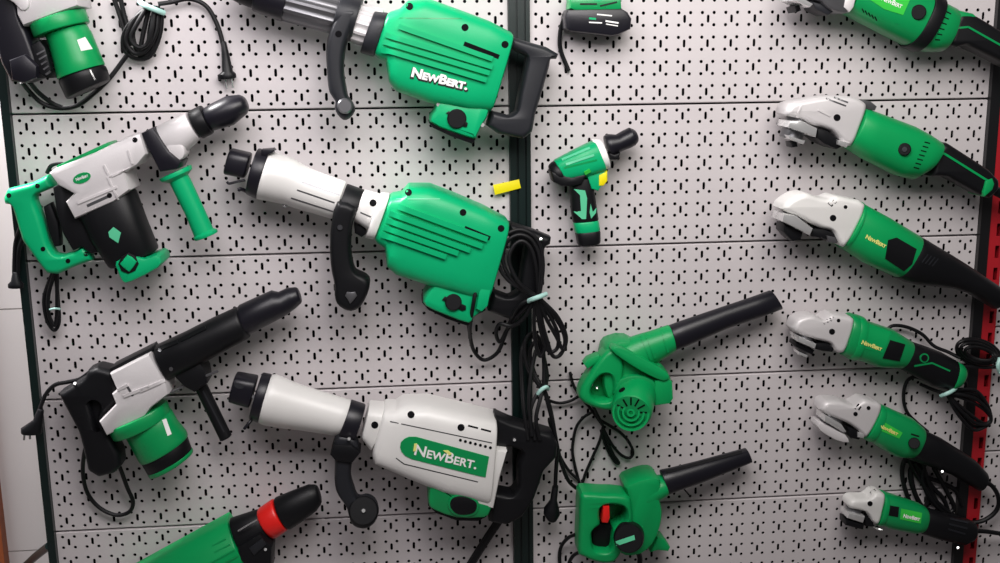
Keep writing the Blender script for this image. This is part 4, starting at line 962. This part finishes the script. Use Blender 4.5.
T.strokes('arrow_mark', [(911, 434, 919, 436.5)], 1.6, [bd], BLACK, par=bd, off=.6)
rr = T.loft('rear_body', [(922, 429, 906, 458, 50, 32, 2.4), (941, 438, 929, 466, 48, 29, 2.4), (960, 450, 950, 474, 48, 26), (975, 460, 967, 484, 48, 25), (988, 474, 979, 491, 48, 20)], BLACK, bev=4)
cord = T.tube('power_cord', None, 5.2, RUBBER, many=[
    [(983, 481, 48), (992, 486, 40), (998, 496, 34), (998, 507, 30), (991, 516, 26), (978, 522, 22), (962, 520, 16), (940, 505, 14), (920, 480, 16), (908, 458, 22)],
    [(914, 462, 24), (926, 476, 16), (940, 482, 12), (955, 490, 12), (962, 506, 12)],
    [(908, 452, 24), (902, 470, 12), (906, 492, 10), (916, 512, 8), (928, 500, 10), (920, 476, 14), (912, 456, 24)],  # extra black loops stand in for cords and shadow under the handle
    [(916, 456, 22), (910, 474, 14), (915, 494, 12), (926, 514, 10), (938, 508, 10), (930, 488, 12), (922, 462, 24)],
    [(926, 460, 24), (922, 478, 18), (930, 498, 16), (944, 512, 14), (954, 508, 14), (946, 490, 16), (934, 468, 24)],
    [(910, 470, 16), (914, 490, 10), (922, 506, 10), (936, 520, 10), (948, 518, 10), (944, 500, 10), (930, 484, 12), (918, 464, 18)]])

# 6
T = Tool('angle_grinder', 'smallest angle grinder with white head and ribbed black tail, lowest on the right bay', 'angle grinder', 890, 510, G_GRD)
gh = T.prism('gear_housing', [(845.5, 499), (851, 495), (866, 495), (871, 489), (881.5, 491.5), (879, 506), (875, 520.5), (868, 518), (862, 508), (846.5, 505)], 24, 76, WHITE, sm=2, soft=8)
T.dots('screw', [(870, 503.6)], 2.6, [gh], DARK, par=gh)
T.strokes('vent_slots', [(871, 493.5, 875, 490.5)], 1.8, [gh], DARK, par=gh, off=.4)
T.loft('spindle', [(848, 503, 861, 506, 46, 22), (845, 520, 858, 524, 46, 20)], STEEL, bev=2)
T.prism('guard', [(845, 509), (861, 512.5), (859, 519), (843.5, 514)], 32, 78, CHROME, b=2.5)
T.prism('disc_flange', [(842.5, 516), (861, 520.5), (860, 526.5), (842.5, 522)], 33, 72, BLACK, b=3)
T.prism('guard_clamp', [(860, 510), (869, 517), (870, 523), (861, 522)], 20, 68, BLACK, b=3)
T.tube('side_lever', [(873, 526, 46), (878, 529, 62), (882, 530, 66)], 2.6, CHROME)
bd = T.loft('motor_housing', [(882.5, 491, 875, 522.5, 46, 33), (897, 496, 889, 527.5, 46, 34), (918, 503, 911, 532, 46, 34), (926.5, 507.5, 920, 531, 46, 30)], GREEN2, bev=4, n=2.4)
T.loft('housing_ring', [(881.5, 490.5, 874, 523, 46, 35, 2.4), (886, 492, 878.5, 524.5, 46, 35, 2.4)], GREEN3, bev=2)
T.decal('switch_patch', [[(887.5, 505), (899, 507), (898, 517), (886.5, 515)]], [bd], BLACK, par=bd, off=1)
lb = T.decal('label', [[(901, 508.5), (922, 513), (920.5, 523.5), (900, 519)]], [bd], LIME, par=bd, off=.9)
T.text('lettering', 'NewBert', 903, 517.2, 919.5, 520.8, 3.6, [lb], INK, par=lb, off=.7, small=True, bold=.04)
rr = T.loft('rear_body', [(925.5, 507, 918.5, 532, 46, 30, 2.4), (943, 513, 936, 538, 46, 28, 2.4), (969, 519.5, 962, 544, 44, 25, 2.4), (976, 523, 972, 540, 44, 20)], BLACK, bev=4)
T.strokes('tail_ribs', [(950, 519, 968, 523), (949, 524, 967, 528.5), (948, 529, 965, 534)], 1.6, [rr], GREY, par=rr, off=1.6)
T.tube('power_cord', [(974, 531, 44), (986, 531.5, 42), (1000, 533.5, 38), (1016, 535, 34)], 5.2, RUBBER)

# ------------------------------------------------------------------ hook pins whose bright ends show beside the tools
def hook(px, py, d, label):
    T = Tool('display_hook', label, 'hook', px, py, 'steel hook pins under the tools', d=0)
    V = T.tube('pin', [(px, py + 1.2, -2), (px, py + 1.2, d * .6), (px, py + 1, d)], 2.2, STEEL)
    T.lathe('tip', (px, py + .8, d - 1), (px, py - .2, d + 5), [(0, 2.5), (.3, 3.6), (.7, 3.6), (1, 2.2)], CHROME)
hook(942.3, 471.5, 74, 'hook pin with bright tip under the tail of the yellowish-label grinder')
hook(958, 547.7, 60, 'hook pin with bright tip below the ribbed tail of the smallest grinder')
hook(597, 388, 62, 'hook pin with bright tip inside the handle of the upper blower')
hook(541, 239, 104, 'hook pin with bright tip at the rear handle of the middle green breaker')
# ------------------------------------------------------------------ light
def area(name, loc, target, sx, sy, power, color=(1, 1, 1)):
    l = bpy.data.lights.new(name, 'AREA'); l.shape = 'RECTANGLE'; l.size = sx; l.size_y = sy; l.energy = power; l.color = color
    o = bpy.data.objects.new(name, l); col.objects.link(o); o.location = loc
    o.rotation_euler = (Vector(target) - Vector(loc)).to_track_quat('-Z', 'Y').to_euler()
    return o
area('ceiling_and_fill_lamp', (0.55, -1.35, ZB + 0.95), (0.75, 0.0, ZB + 0.25), 1.3, 0.9, 25, (1.0, 0.95, 0.98))
area('ceiling_and_fill_lamp', (1.35, -1.35, ZB + 0.95), (1.25, 0.0, ZB + 0.25), 1.3, 0.9, 24, (1.0, 0.965, 0.91))
area('ceiling_and_fill_lamp', (-0.55, 0.02, ZB + 1.1), (-0.45, 0.25, ZB - 0.5), 0.5, 0.3, 100, (1.0, 0.97, 0.97))  # added fill lamp, brightens the tiled wall left of the rack
w = bpy.data.worlds.new('world'); scene.world = w; w.use_nodes = True
nt = w.node_tree; bg = nt.nodes['Background']
bg.inputs['Color'].default_value = (1.0, 0.97, 0.98, 1); bg.inputs['Strength'].default_value = 0.07
vs = scene.view_settings
vs.view_transform = 'Standard'; vs.look = 'None'; vs.gamma = 1.0; vs.exposure = 0.0; vs.use_curve_mapping = False
